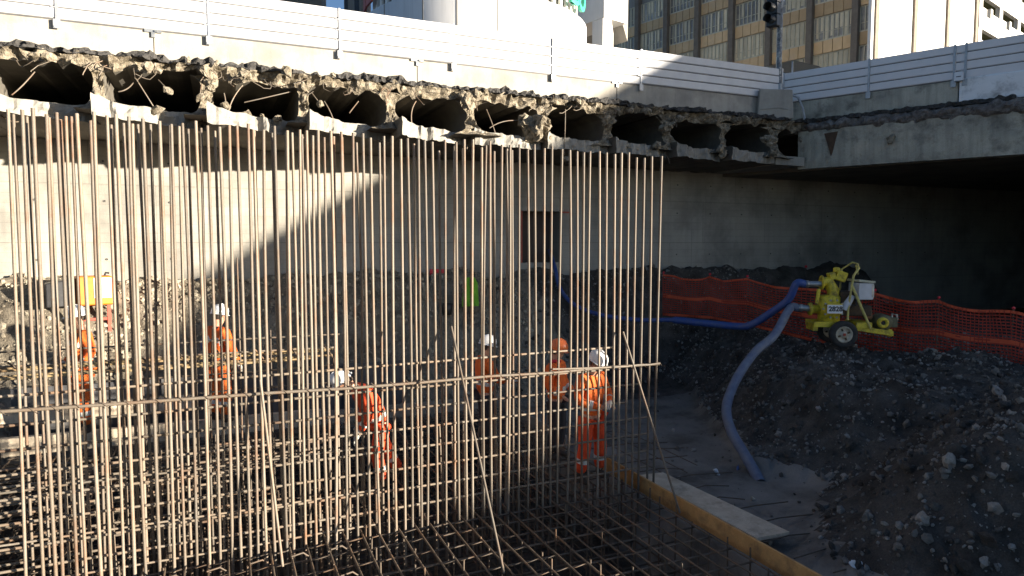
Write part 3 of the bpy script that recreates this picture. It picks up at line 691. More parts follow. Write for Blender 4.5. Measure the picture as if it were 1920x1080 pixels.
b.tube([(pz(655,250)[0],-.30,pz(655,250)[1]),(xm,-.31,zm),(xc,-.31,zc)], .026, 8)
b.tube([(xm,-.31,zm),(pz(612,600)[0],-.30,pz(612,600)[1]),(pz(612,715)[0],-.30,pz(612,715)[1])], .022, 8)
b.tube([(xa,-.26,za),(pz(735,130)[0],-.1,pz(735,130)[1]),(pz(720,115)[0],.1,pz(720,115)[1]),(pz(640,190)[0],.24,pz(640,190)[1]),(pz(620,600)[0],.26,pz(620,600)[1])], .02, 8)
b.tube([(pz(735,140)[0],0,pz(735,140)[1]),(pz(770,240)[0],.05,pz(770,240)[1])], .018, 8)
b.build('lifting_frame', yel_d, PU)
b = MB(); c = pz(785, 410); b.cbox((c[0],-.05,c[1]-.01),.32,.36,.34,0,R(12)); cab = b.build('control_cabinet', box_w, PU, None, None, .015)
b = MB(); b.cbox((c[0]+.0,-.05,c[1]+.19),.36,.40,.05,0,R(12),0,R(6)); b.build('lid', box_lid, cab, None, None, .01)
b = MB(); b.cbox((c[0]+.155,-.1,c[1]-.0),.05,.2,.26,0,R(12)); b.build('side_grille', steel, cab)
b = MB(); b.cbox((c[0]-.02,-.07,c[1]+.222),.10,.10,.012,0,R(12),0,R(6)); b.build('hatch', blk, cab)
b = MB(); c = pz(610, 545); b.tube([(c[0]+.1,-.24,c[1]+.16),(c[0],-.26,c[1]),(c[0]-.06,-.26,c[1]-.12)], [.055,.07,.06], 12); b.build('exhaust', box_w, PU)
b = MB(); c = pz(1010, 745); b.lathe([(0,-.2),(.12,-.2),(.155,-.16),(.165,0),(.155,.2),(0,.24)], 18, 0, Matrix.Translation((c[0],.02,c[1])) @ Matrix.Rotation(R(90),4,'X')); b.cbox((c[0]+.2,0,c[1]+.0),.12,.3,.2); b.build('drive_motor', motor_g, PU, None, None, .01)
b = MB(); c = pz(985, 745); Mx = Matrix.Translation((c[0],-.2,c[1])) @ Matrix.Rotation(R(90),4,'X'); b.lathe([(.045,.0),(.045,.03),(.075,.05),(.11,.03),(.11,-.02)], 18, 0, Mx); b.build('hub_cap', yel, PU)
b = MB(); b.lathe([(0,.02),(.05,.02)], 12, 0, Mx); b.build('hub_hole', blk, PU)
b = MB(); c = pz(860, 650); b.cbox((c[0],0,c[1]),.14,.26,.24,0,0,0,R(-8)); b.build('fuel_tank', mat('rusty_tank', (.22,.10,.04), (.16,.07,.03), 8, .7), PU, None, None, .03)
b = MB(); c = pz(1120, 680); b.tube([(c[0]-.05,-.1,c[1]-.05),(c[0]-.04,-.1,c[1]+.05),(c[0]+.05,-.1,c[1]+.03),(c[0]+.06,-.1,c[1]-.08)], .022, 8); b.build('handle', rimm, PU)
for s in (-1, 1):
    wc = Vector((0, -.36 if s < 0 else .36, .265)); Mw = Matrix.Translation(wc) @ Matrix.Rotation(R(90), 4, 'X')
    b = MB(); b.lathe([(.165,-.06),(.2,-.075),(.25,-.07),(.27,-.04),(.272,.04),(.25,.07),(.2,.075),(.165,.06)], 28, 0, Mw); wh = b.build('wheel', rubber, PU)
    b = MB(); b.lathe([(.168,-.05),(.168,.055),(.15,.062),(.135,.045),(.12,.03),(.06,.035),(.055,.06),(0,.062)], 24, 0, Mw); rm = b.build('rim', rimm, wh)
    b = MB()
    for k in range(4): a = k*math.pi/2+.4; b.cbox(wc+Vector((.095*math.cos(a),-.042,.095*math.sin(a))),.05,.012,.035,0,0,0,-a)
    b.build('rim_slot', engine_d, rm)
    b = MB(); b.cbox(wc+Vector((0,-.066,0)),.05,.02,.05); b.build('hub_nut', red_post, rm)
b = MB()
for q in range(4): b.tube([(pz(700,400)[0],-.15+q*.05,pz(700,400)[1]),(pz(720,520+q*20)[0],-.2+q*.04,pz(720,560)[1]),(pz(640-q*30,560)[0],-.22,pz(640,600-q*20)[1])], .010, 5)
kind(b.build('cables', black_p, PU), 'stuff')
b = MB()
for q in range(10): a = q*.63; b.cbox((Mc.translation.x+.2*math.cos(a), -.285, Mc.translation.z+.2*math.sin(a)*.9), .03,.03,.03)
kind(b.build('bolts', steel, PU), 'stuff')
b = MB(); b.tube([(0,-.34,.265),(0,.34,.265)], .025, 8); b.build('axle', engine_d, PU)
(x0, z1), (x1, z0) = pz(398, 555), pz(552, 645)
b = MB(); b.box(x0, -.334, z0, x1, -.328, z1); pl = b.build('number_plate', whitep, PU)
def text(s, name, size, m, parent, loc, rot, ext=.004, bold=0):
    c = bpy.data.curves.new(name, 'FONT'); c.body = s; c.size = size; c.extrude = ext; c.align_x = 'CENTER'; c.align_y = 'CENTER'; c.offset = bold
    o = bpy.data.objects.new(name, c); COL.objects.link(o)
    me = bpy.data.meshes.new_from_object(o.evaluated_get(bpy.context.evaluated_depsgraph_get())); bpy.data.objects.remove(o)
    me.materials.clear(); me.materials.append(m); return link(name, me, parent, loc, rot)
text('2828', 'numbers', .135, blk, pl, ((x0+x1)/2+.01, -.336, (z0+z1)/2), (R(90), 0, 0), .002, .004)
b = MB(); b.box(x0+.0,-.30,z0-.02,x1,-.20,z1+.02); b.build('plate_boss', yel, PU)
b = MB(); c = pz(300, 345)
q = pz(370,345); b.tube([(q[0]+.02,-.05,q[1]),(q[0]-.3,-.06,q[1])], .06, 14); b.lathe([(.06,0),(.075,.0),(.075,.05),(.06,.05)], 14, 0, Matrix.Translation((q[0]-.29,-.06,q[1])) @ Matrix.Rotation(R(90),4,'Y'))
b.build('hose_coupling', steel, PU)
b = MB(); b.tube([(pz(280,610)[0],-.05,pz(280,610)[1]),(pz(120,600)[0],-.05,pz(120,600)[1])], .065, 14); b.tube([(pz(190,605)[0],-.05,pz(190,605)[1]),(pz(160,602)[0],-.05,pz(160,602)[1])], .08, 14)
b.build('hose_coupling', steel, PU)
def pworld(px, py, y=-.05):
    x, z = pz(px, py); return Matrix.Translation(PU.location) @ Matrix.Rotation(PU.rotation_euler.z, 4, 'Z') @ Vector((x, y, z))
def smooth_path(pts, n=8):
    out = []; P = [Vector(p) for p in pts]; P = [P[0]*2-P[1]]+P+[P[-1]*2-P[-2]]
    for i in range(1, len(P)-2):
        for k in range(n):
            t = k/n; out.append(.5*((2*P[i])+(P[i+1]-P[i-1])*t+(2*P[i-1]-5*P[i]+4*P[i+1]-P[i+2])*t*t+(3*P[i]-P[i-1]-3*P[i+1]+P[i+2])*t**3))
    out.append(P[-2]); return out
def gp(px, py, d, lift=.09):
    p = at_d(px, py, d); return p
hose1 = [pworld(210,345,-.06), pworld(120,345,-.06), at_d(1478,562,13.9), at_d(1440,590,14.2), at_d(1408,609,14.4), at_d(1385,612,14.6), at_d(1320,606,15.0), at_d(1260,600,15.4), at_d(1200,600,15.8), at_d(1125,590,16.3), at_d(1075,570,16.8), at_d(1050,540,17.2), at_d(1040,500,17.6), at_y(1030,470,16.7)]
sp = smooth_path(hose1, 10); b = MB(); b.tube(sp, [(.080 if i < 70 else .052)*(1+.05*nz((i*.5,0,0))+.05*nz((i*.11,3,0))) for i in range(len(sp))], 14); tag(b.build('hose', blue_hose), 'bright blue upper hose from the pump back to the dark doorway', 'hose')
hose2 = [pworld(150,602,-.05), pworld(60,615,-.05), at_d(1452,628,13.2), at_d(1418,658,12.8), at_d(1390,695,12.4), at_d(1370,735,11.9), at_d(1362,770,11.4), at_d(1372,810,10.9), at_d(1395,850,10.4), at_d(1415,885,10.0), at_d(1426,907,9.75)]
sp = smooth_path(hose2, 12); b = MB(); b.tube(sp, [.084*(1+.06*nz((i*.45,0,2))+.05*nz((i*.11,3,2))) for i in range(len(sp))], 14, caps=False); tag(b.build('hose', blue_hose2), 'dusty grey-blue suction hose bending down the bank from the pump to the mud', 'hose')

# ------------------------------------------------------------------ orange safety net
NPX = [(1243,18.0,514,588),(1330,17.2,517,594),(1400,16.6,521,606),(1540,15.2,541,640),(1640,14.4,548,657),(1760,13.6,562,674),(1900,12.9,582,692),(2060,12.2,600,722)]
NTB = [(at_d(a,t,d), at_d(a,bb,d)) for a, d, t, bb in NPX]
NP = [Vector((t.x,t.y,0)) for t, _ in NTB]
nb = thing('safety_net', 'sagging orange plastic safety net strung along the bank behind the pump', 'safety net')
NS = 130; top = []; bot = []
for k in range(NS+1):
    s = (len(NP)-1)*k/NS; i = min(int(s), len(NP)-2); f = s-i
    t_ = NTB[i][0].lerp(NTB[i+1][0], f); b_ = NTB[i][1].lerp(NTB[i+1][1], f)
    wv = Vector((.12*nz((s*3,1,0)),.12*nz((s*3,2,0)),0))
    top.append(t_+wv+Vector((0,0,.05*nz((s*2,0,0))-.09*math.sin(f*math.pi)))); bot.append(b_-wv+Vector((0,0,-.05)))
b = MB()
def ribbon(v0, v1, m, wob=.0):
    vs = []
    for k in range(NS+1):
        fold = .03*nz((k*.25, v0*4, 2)); off = Vector((fold, fold, 0))
        vs += [bot[k].lerp(top[k], v0)+off, bot[k].lerp(top[k], v1)+off]
    b.add(vs, [(2*k, 2*k+2, 2*k+3, 2*k+1) for k in range(NS)], m)
for i in range(19): ribbon(i/19, i/19+.022, 0)
ribbon(.955, 1.0, 1); ribbon(.44, .515, 1); ribbon(.0, .06, 1)
for k in range(0, NS):
    s = k; i = int(s); i2 = min(NS, i+1); f = s-i
    for (v0, v1) in ((0, 1),):
        p0 = bot[i].lerp(bot[i2], f); p1 = top[i].lerp(top[i2], f); d = (top[i2]-top[i]).normalized()*.008
        b.add([p0-d, p0+d, p1+d, p1-d], [(0,1,2,3)], 0)
nn = b.build('netting', [net_m, net_b], nb)
for i, p in enumerate(NP):
    b = MB(); z0 = NTB[i][0].z-1.1; b.tube([(p.x+.03,p.y+.03,z0-.2),(p.x+.04,p.y+.02,z0+1.12)], .014, 6); po = b.build('stake', rust2, nb)
    b = MB(); b.blob((p.x+.04,p.y+.02,z0+1.14), .035, (1,1,1), .05); b.build('cap', red_m, po)
st = thing('marker_stake', 'lone thin stake with a red cap in the dark behind the net', 'stake', at_y(1510, 545, 15.9))
b = MB(); b.tube([(0,0,-.5),(0,0,.75)], .012, 6); b.build('rod', rust2, st); b = MB(); b.blob((0,0,.77), .05, (1,1,1), .05); b.build('cap', red_m, st)

# ------------------------------------------------------------------ things on the rubble by the wall
px, Yb = 178, 15.0
pc = at_y(178, 545, Yb); zg = H(pc.x, pc.y)
mb_ = thing('work_machine', 'orange box-shaped machine with a pale front panel on thin red legs', 'machine', (pc.x, pc.y, zg), R(14))
h0, h1 = at_y(178,572,Yb).z-zg, at_y(178,518,Yb).z-zg
b = MB(); b.box(-.30,-.05,h0,.30,.5,h1); b.build('housing', or_mach, mb_, None, None, .03)
b = MB(); b.box(-.02,-.062,h0+.14,.27,-.05,h1-.03); b.build('front_panel', whitep, mb_)
b = MB(); b.poly([(-.30,h0+.0),(-.30,h1-.03),(-.78,h1-.12),(-.78,h0-.02)], .05, .45); b.build('side_shroud', black_p, mb_, None, None, .02)
b = MB(); b.tube([(.18,.1,h1),(.2,.1,h1+.06),(.26,.1,h1+.05)], .02, 8); b.build('filler_cap', black_p, mb_)
for x, y in ((-.25,0),(.22,0),(-.25,.42),(.22,.42)):
    b = MB(); b.box(x-.03,y-.03,-.15,x+.03,y+.03,h0); b.build('leg', red_post, mb_)
b = MB(); b.box(-.25,-.02,h0*.45,.22,.02,h0*.45+.05); b.build('crossbar', red_post, mb_)
pv = at_y(882, 520, 14.9); zg = H(pv.x, pv.y)
vs_ = thing('safety_vest', 'lime green safety vest hanging from a thin rod on the rubble', 'vest', (pv.x, pv.y, zg))
zz = at_y(882,574,14.9).z-zg; zt = at_y(882,520,14.9).z-zg; zr = at_y(882,455,14.9).z-zg
G = []; nu, nv = 10, 10
for side in (0, 1):
    b_ = []
b = MB()
for side, yy in ((0,-.035),(1,.035)):
    vs = []
    for j in range(nv+1):
        for i in range(nu+1):
            u, v = i/nu*2-1, j/nv; w = (.17+.04*(1-v)) if v < .85 else .17-.08*(v-.85)/.15
            vs.append((u*w, yy*(1.2-abs(u))+.03*nz((u*3, v*4, side*5)), zz+(zt-zz)*v+.02*nz((u*4,1,2))))
    b.add(vs, [(j*(nu+1)+i, j*(nu+1)+i+1, (j+1)*(nu+1)+i+1, (j+1)*(nu+1)+i) for j in range(nv) for i in range(nu) if not (j >= nv-3 and 3 < i < 6)])
o = b.build('cloth', green_v, vs_); sm = o.modifiers.new('t', 'SOLIDIFY'); sm.thickness = .01
b = MB(); b.box(-.018,-.055,zz+.02,.018,-.045,zt-.05); b.build('zip', black_p, vs_)
b = MB(); b.tube([(0,.0,-.3),(0,0,zr)], .012, 6); b.tube([(-.2,0,zt+.12),(.25,0,zt+.10)], .01, 6); b.build('hanging_rod', rust2, vs_)
pr = at_y(820, 512, 16.15); b = MB()
vs = [(u*.2, .03*nz((u*3,v*3,0)), v*.1+.02*nz((u*4,0,v))) for v in (-1,-.5,0,.5,1) for u in (-1,-.6,-.2,.2,.6,1)]
b.add(vs, [(j*6+i, j*6+i+1, (j+1)*6+i+1, (j+1)*6+i) for j in range(4) for i in range(5)]); o = b.build('red_rag', red_m, None, pr); sm = o.modifiers.new('t','SOLIDIFY'); sm.thickness = .015; tag(o, 'red plastic rag caught on the rubble against the wall', 'rag')
pb = ground_hit(838, 590); bk = thing('bucket', 'small dark bucket on the rubble left of the lime vest', 'bucket', pb)
b = MB(); b.lathe([(0,0),(.11,0),(.14,.26),(.13,.26),(.105,.02),(0,.02)], 18); b.build('pail', black_p, bk); b = MB(); b.tube([(.14,0,.25),(.1,-.04,.16),(0,-.1,.12),(-.1,-.04,.16),(-.14,0,.25)], .006, 5); b.build('handle', steel, bk)

# ------------------------------------------------------------------ people
def skin_mesh(name, verts, edges, radii, mats, parent, root=0, sub=2):
    me = bpy.data.meshes.new(name); me.from_pydata([tuple(v) for v in verts], edges, [])
    o = link(name, me); o.modifiers.new('skin', 'SKIN')
    sv = me.skin_vertices[0].data if me.skin_vertices else None
    if sv is None:
        bm = bmesh.new(); bm.from_mesh(me); bm.verts.layers.skin.verify(); bm.to_mesh(me); bm.free(); sv = me.skin_vertices[0].data
    for i, r in enumerate(radii):
        sv[i].radius = r if isinstance(r, tuple) else (r, r); sv[i].use_root = (i == root)
    s = o.modifiers.new('sub', 'SUBSURF'); s.levels = sub; s.render_levels = sub
    dg = bpy.context.evaluated_depsgraph_get(); dg.update()
    m2 = bpy.data.meshes.new_from_object(o.evaluated_get(dg)); bpy.data.objects.remove(o)
    m2.materials.clear(); [m2.materials.append(m) for m in (mats if isinstance(mats, list) else [mats])]
    for p in m2.polygons: p.use_smooth = True; p.material_index = 0
    m2.name = name; return link(name, m2, parent)
class SK:
    def __init__(s): s.v = []; s.e = []; s.r = []
    def p(s, co_, r, prev=None):
        s.v.append(Vector(co_)); s.r.append(r); i = len(s.v)-1
        if prev is not None: s.e.append((prev, i))
        return i
def person(label, loc, rz, J, cfg):
    "J: joints in a frame whose -Y is the way the body faces; x>0 is the figure's own left"
    t = thing('person', label, 'person', loc, rz, cfg.get('group')); t.scale = (cfg.get('scale', 1),)*3
    j = {'pel':(0,0,.95),'waist':(0,.0,1.10),'chest':(0,.01,1.33),'nb':(0,.02,1.47),'hd':(0,-.02,1.62),
         'shL':(.19,.01,1.42),'elL':(.25,.03,1.14),'wrL':(.24,-.08,.90),'shR':(-.19,.01,1.42),'elR':(-.25,.03,1.14),'wrR':(-.24,-.08,.90),
         'hpL':(.10,0,.92),'knL':(.12,-.03,.50),'anL':(.13,.02,.09),'hpR':(-.10,0,.92),'knR':(-.12,-.03,.50),'anR':(-.13,.02,.09),'look':(0,-1,0)}
    j.update(J); j = {k: Vector(v) for k, v in j.items()}
    lk = j['look'].normalized()
    # body: one continuous surface with head, hands and fingers
    k = SK(); pe = k.p(j['pel'], (.10,.09)); wa = k.p(j['waist'], (.10,.08), pe); ch = k.p(j['chest'], (.12,.09), wa); nb_ = k.p(j['nb'], .058, ch)
    up = Vector((0,0,1)); 
    axis = (j['hd']-j['nb']).normalized()
    jaw = k.p(j['hd']-axis*.03+lk*.012, .062, nb_); hd_ = k.p(j['hd']+axis*.05, (.078,.092), jaw); cr = k.p(j['hd']+axis*.13-lk*.01, .06, hd_)
    k.p(j['hd']+axis*.02+lk*.098, .012, jaw)
    side = lk.cross(axis).normalized()
    for s_ in (-1, 1): k.p(j['hd']+axis*.02+side*s_*.083, .013, jaw)
    for L in 'LR':
        sh = k.p(j['sh'+L], .05, ch); el = k.p(j['el'+L], .04, sh); wr = k.p(j['wr'+L], .027, el)
        hd = cfg.get('hand'+L); d = Vector(hd).normalized() if hd else (j['wr'+L]-j['el'+L]).normalized()
        palm = k.p(j['wr'+L]+d*.07, (.034,.020), wr)
        q = d.cross(up); q = q.normalized() if q.length > .1 else Vector((1,0,0)); n_ = q.cross(d).normalized()
        for fi, ln in enumerate((.055,.065,.06,.045)):
            base = k.p(j['wr'+L]+d*.105+q*(fi-1.5)*.021, .009, palm); mid = k.p(k.v[base]+d*ln*.6-n_*.012, .0085, base); k.p(k.v[mid]+d*ln*.35-n_*.03, .0075, mid)
        th = k.p(j['wr'+L]+d*.05+q*.05, .011, palm); k.p(k.v[th]+d*.04+q*.012, .009, th)
        hp = k.p(j['hp'+L], .08, pe); kn = k.p(j['kn'+L], .05, hp); k.p(j['an'+L], .035, kn)
    body = skin_mesh('body', k.v, k.e, k.r, skin, t)
    # jacket
    k = SK(); a0 = k.p(j['pel']+Vector((0,0,-.07)), (.20,.15)); a1 = k.p(j['waist'], (.195,.15), a0); a2 = k.p(j['chest'], (.205,.155), a1); a3 = k.p(j['nb']-axis*.01, (.085,.08), a2)
    for L in 'LR':
        s_ = k.p(j['sh'+L], .094, a2); m_ = k.p((j['sh'+L]+j['el'+L])/2, .08, s_); e_ = k.p(j['el'+L], .072, m_); k.p(j['wr'+L]+(j['el'+L]-j['wr'+L])*.06, .05, e_)
    jm = [cfg['jacket'], reflect, cfg.get('sleeve', cfg['jacket'])]
    ja = skin_mesh('jacket', k.v, k.e, k.r, jm, t)
    tor = j['chest']-j['pel']; th = tor.normalized()
    for p in ja.data.polygons:
        c = p.center; h = (c-j['pel']).dot(th); rad = (c-j['pel']-th*h).length
        arm = 0
        for L in 'LR':
            for A, B in (('sh','el'),('el','wr')):
                a, b_ = j[A+L], j[B+L]; ab = b_-a; u = (c-a).dot(ab)/ab.length_squared
                if -.1 < u < 1.1 and (c-a-ab*u).length < .095 and (A == 'el' or u > .35): arm = (A, u, L)
        if arm:
            p.material_index = 2 if (arm[2] == 'L' or not cfg.get('sleeve')) else 0
            if arm[0] == 'el' and .45 < arm[1] < .62: p.material_index = 1
        elif any(abs(h-q) < .028 for q in cfg.get('bands', (.14,))): p.material_index = 1
    # trousers
    k = SK(); a0 = k.p(j['pel']+Vector((0,0,.02)), (.155,.12))
    for L in 'LR':
        h_ = k.p(j['hp'+L]+Vector((0,0,-.06)), .12, a0); m_ = k.p((j['hp'+L]+j['kn'+L])/2, .107, h_); e_ = k.p(j['kn'+L], .092, m_); f_ = k.p((j['kn'+L]+j['an'+L])/2, .092, e_); k.p(j['an'+L]+Vector((0,0,.03)), .088, f_)
    tr = skin_mesh('trousers', k.v, k.e, k.r, [cfg['trousers'], reflect], t)
    for p in tr.data.polygons:
        c = p.center
        for L in 'LR':
            a, b_ = j['kn'+L], j['an'+L]; ab = b_-a; u = (c-a).dot(ab)/ab.length_squared
            if (.38 < u < .50) and (c-a-ab*u).length < .11 and cfg.get('legband', 1): p.material_index = 1
    for L in 'LR':
        a = j['an'+L]; f = Vector((0,-1,0)); 
        if 'toe'+L in cfg: f = Vector(cfg['toe'+L]).normalized()
        k = SK(); q = k.p(a+Vector((0,0,.09)), .055); w_ = k.p(a+Vector((0,0,-.03))-f*.02, (.055,.05), q); m_ = k.p(a+Vector((0,0,-.045))+f*.09, (.05,.042), w_); k.p(a+Vector((0,0,-.055))+f*.17, (.045,.03), m_)
        skin_mesh('boot', k.v, k.e, k.r, boot, t, 0, 1)
    # helmet, hair, eyes, gloves
    Mr = Matrix((side, lk, axis)).transposed().to_4x4()
    Mh = Matrix.Translation(j['hd']+axis*.075) @ Mr
    b = MB(); b.lathe([(.118,-.005),(.121,.02),(.118,.06),(.103,.10),(.07,.132),(.03,.146),(0,.148)], 22, 0, Mh @ Matrix.Diagonal((1,1.16,1,1)))
    vs = []
    for i in range(23):
        a = 2*math.pi*i/22; br = 1.0+.16*max(0, math.sin(a))**1.5
        x, y = math.cos(a), math.sin(a)*1.16
        for rr, z in ((.116,.004),(.130*br,-.010),(.128*br,-.016),(.11,-.004)): vs.append(Mh @ Vector((x*rr, y*rr, z)))
    b.add(vs, [(4*i+q, 4*i+4+q, 4*i+4+(q+1)%4, 4*i+(q+1)%4) for i in range(22) for q in range(4)], 0, True)
    b.tube([Mh @ Vector((0,-.13,.05)), Mh @ Vector((0,-.06,.13)), Mh @ Vector((0,.0,.152)), Mh @ Vector((0,.07,.135)), Mh @ Vector((0,.125,.06))], .012, 6)
    b.build('helmet', cfg['hat'], t)
    Mq = Matrix.Translation(j['hd']+axis*.045) @ Mr
    b = MB(); b.lathe([(.085,-.06),(.098,-.01),(.1,.04)], 16, 0, Mq @ Matrix.Diagonal((1,1.1,1,1)), True, R(195), R(345)); b.build('hair', hair, t)
    for s_ in (-1, 1):
        b = MB(); b.blob(j['hd']+axis*.05+lk*.092+side*s_*.033, .012, (1,1,1), 0); b.build('eye', eyem, t)
    for L in 'LR':
        if cfg.get('glove'+L):
            w_ = j['wr'+L]; hd = cfg.get('hand'+L); d = Vector(hd).normalized() if hd else (w_-j['el'+L]).normalized()
            q = d.cross(up); q = q.normalized() if q.length > .1 else Vector((1,0,0)); n_ = q.cross(d).normalized()
            k = SK(); c0 = k.p(w_-d*.03, .042); c1 = k.p(w_+d*.03, .038, c0); pa = k.p(w_+d*.075, (.044,.028), c1)
            for fi, ln in enumerate((.06,.07,.064,.05)):
                b0 = k.p(w_+d*.11+q*(fi-1.5)*.024, .0125, pa); b1_ = k.p(k.v[b0]+d*ln*.6-n_*.012, .012, b0); k.p(k.v[b1_]+d*ln*.4-n_*.03, .0105, b1_)
            tt = k.p(w_+d*.05+q*.055, .014, pa); k.p(k.v[tt]+d*.045+q*.012, .0125, tt)
            skin_mesh('glove', k.v, k.e, k.r, glove, t, 0, 1)
    if cfg.get('belt'):
        b = MB(); b.lathe([(.165,-.045),(.178,-.04),(.178,.04),(.165,.045)], 20, 0, Matrix.Translation(j['pel']+Vector((0,0,.06))) @ Matrix.Diagonal((1,.76,1,1))); b.build('belt', hi_dark, t)
    if cfg.get('collar'):
        b = MB(); b.lathe([(.075,-.02),(.088,.01),(.082,.05),(.07,.06)], 16, 0, Matrix.Translation(j['nb']+axis*.0)); b.build('collar', red_m, t)
    return t
FA = math.atan2(RV.y, RV.x)          # heading of "image right"
def facing(deg):                     # 0 = towards the camera, 90 = image right, 180 = away, 270 = image left
    return FA + R(deg)
def stand(px, py_feet, z): return at_z(px, py_feet, z)
# 1: far left, turned to the left
person('leftmost worker in sun-bleached orange and a white helmet, turned to the left', Vector((-1.98,11.95,-2.92)), facing(318),
  {'look':(.1,-1,-.15),'elL':(.27,.06,1.16),'wrL':(.22,-.12,.98),'wrR':(-.22,-.16,1.0),'elR':(-.27,.05,1.15)}, dict(jacket=hi_or, trousers=hi_or, hat=hat_w, gloveL=1, gloveR=1, bands=(.12,.34), scale=1.08))
# 2: seen half from behind, blue sleeve
person('worker in an orange vest with a blue sleeve and a white helmet', Vector((-.06,11.9,-2.95)), facing(148),
  {'look':(.2,-1,-.2),'elR':(-.30,-.02,1.18),'wrR':(-.34,-.10,.95),'elL':(.27,.06,1.16),'wrL':(.24,-.1,.95)}, dict(jacket=hi_or, sleeve=blue_sl, trousers=hi_or, hat=hat_w, gloveR=1, gloveL=1, belt=1, bands=(.34,), scale=1.06))
# 3: stooping, stepping
person('stooping worker in dark orange with a pale waist band and one leg stretched behind', at_z(700,915,ZM+.02), facing(300),
  {'pel':(0,.10,.90),'waist':(0,.02,1.06),'chest':(0,-.12,1.26),'nb':(0,-.22,1.38),'hd':(.0,-.34,1.47),'look':(.1,-1,-.75),'shL':(.19,-.13,1.33),'shR':(-.19,-.13,1.33),
   'elL':(.24,-.12,1.05),'wrL':(.2,-.24,.84),'elR':(-.25,-.02,1.08),'wrR':(-.2,-.12,.84),'hpL':(.10,.1,.88),'hpR':(-.10,.1,.88),'knL':(.12,.02,.48),'anL':(.13,.10,.09),'knR':(-.13,.22,.50),'anR':(-.16,.42,.11)},
  dict(jacket=hi_red, trousers=hi_red, hat=hat_w, gloveL=1, gloveR=1, bands=(.10,), belt=0))
# 4: behind, turned right, reaching
person('worker with a white helmet and dark trousers, fourth from the left, reaching to the right', Vector((3.78,9.75,-3.28)), facing(110),
  {'look':(.1,-1,-.25),'chest':(0,-.04,1.32),'elR':(-.26,-.12,1.16),'wrR':(-.16,-.36,1.12),'elL':(.26,-.10,1.15),'wrL':(.14,-.34,1.05)}, dict(jacket=hi_or, trousers=hi_dark, hat=hat_w, gloveL=1, gloveR=1, bands=(.12,), legband=0))
# 6: orange helmet, behind 5
person('worker in an orange helmet and red collar standing behind a white-helmeted one', Vector((4.62,8.95,-3.28)), facing(65),
  {'look':(0.3,-1,-.3),'elL':(.25,-.02,1.15),'wrL':(.18,-.22,1.02),'elR':(-.27,.02,1.15),'wrR':(-.2,-.2,1.0)}, dict(jacket=hi_or, trousers=hi_dark, hat=hat_o, collar=1, bands=(.12,), legband=0))
# 5: right pair
person('rightmost worker in orange jacket and red trousers with hands joined in front', Vector((4.60,7.86,ZM+.04)), facing(38),
  {'look':(.35,-1,-.55),'hd':(.02,-.06,1.60),'nb':(0,-.01,1.46),'elL':(.29,-.03,1.16),'wrL':(.07,-.29,1.13),'elR':(-.28,-.03,1.14),'wrR':(-.05,-.28,1.08),'anL':(.19,.02,.09),'anR':(-.19,.02,.09),'knL':(.15,-.03,.5),'knR':(-.15,-.03,.5)},
  dict(jacket=hi_or, trousers=hi_red, hat=hat_w, gloveL=1, handL=(-.8,-.4,-.1), handR=(.8,-.4,.1), bands=(.10,)))

# ------------------------------------------------------------------ buildings beyond the street
SZ = 3.3
def cw(right, fwd, z=SZ):
    p = RV*right+FV*fwd; return Vector((p.x, p.y, z))
# round building
rb = thing('round_building', 'round white building with green letters on its roof rim, beyond the fence', 'building', cw(-2.15, 40, SZ))
b = MB(); RR = 6.45; ZR = 12.15-SZ
b.lathe([(RR,0),(RR,ZR),(RR-.15,ZR+.12),(RR-1.2,ZR+.12)], 96); b.build('wall', plaster_c, rb)
b = MB(); b.lathe([(RR-.75,ZR),(RR-.75,ZR+6)], 72); b.build('upper_storey', grey_build, rb)
for k in range(60):
    a = math.pi+k*math.pi/30*1.0
    if not (math.pi*.95 < a < 2.15*math.pi): continue
    b = MB(); b.cbox(((RR-.6)*math.cos(a), (RR-.6)*math.sin(a), ZR+2.5),.14,.22,5,0,a); b.build('fin', plaster_w, rb)
seam = MB()
for px in (876, 940, 820, 740):
    lam = math.atan((px-893)/1260*5.2)
    ang = math.atan2(-FV.y, -FV.x)+(px-893)/205*1.0
    seam.box(-.03,-.01,0,.03,.02,ZR,0,Matrix.Rotation(ang+R(90),4,'Z') @ Matrix.Translation((0,-RR,0)))
kind(seam.build('panel_seam', grey_build, rb), 'stuff')
base = math.atan2(-FV.y, -FV.x)
for i, ch_ in enumerate('MERCADO'):
    a = base+R(17+8.9*i)
    text(ch_, 'letter', 2.0, green_let, rb, ((RR-.15)*math.cos(a), (RR-.15)*math.sin(a), ZR+1.18), (R(90), 0, a+R(90)), .08, .03)
b = MB()
for i in range(3):
    a = base-R(62+10*i); b.cbox(((RR-.2)*math.cos(a),(RR-.2)*math.sin(a),ZR+1.1),.12,1.0,.9,0,a)
b.build('red_sign', red_post, rb)
# concrete tower left of it and a dark block
tb = thing('tower_block', 'narrow grey-brown concrete tower left of the round building', 'building', at_d(668,455,44)+Vector((0,0,SZ)), -YAW)
b = MB(); b.box(-.55,0,0,.55,3,16); b.build('wall', grey_build, tb)
for k in range(6):
    b = MB(); b.box(-.5,-.02,1.5+k*2.4,-.3,.01,2.9+k*2.4); b.box(.12,-.02,1.5+k*2.4,.42,.01,2.9+k*2.4); b.build('window', glass_d, tb)
db = thing('dark_building', 'dark flat-fronted building showing over the fence at upper left', 'building', at_d(585,455,62)+Vector((0,0,SZ)), -YAW)
b = MB(); b.box(-9,0,0,1.3,1.5,26); b.build('wall', mat('dark_facade', (.10,.11,.10), (.07,.075,.07), .6, .6), db)
for k in range(7):
    for q in range(4):
        b = MB(); b.box(-8.4+q*2.5,-.03,1.5+k*3.4,-6.6+q*2.5,.02,3.6+k*3.4); b.build('window', glass_d, db)
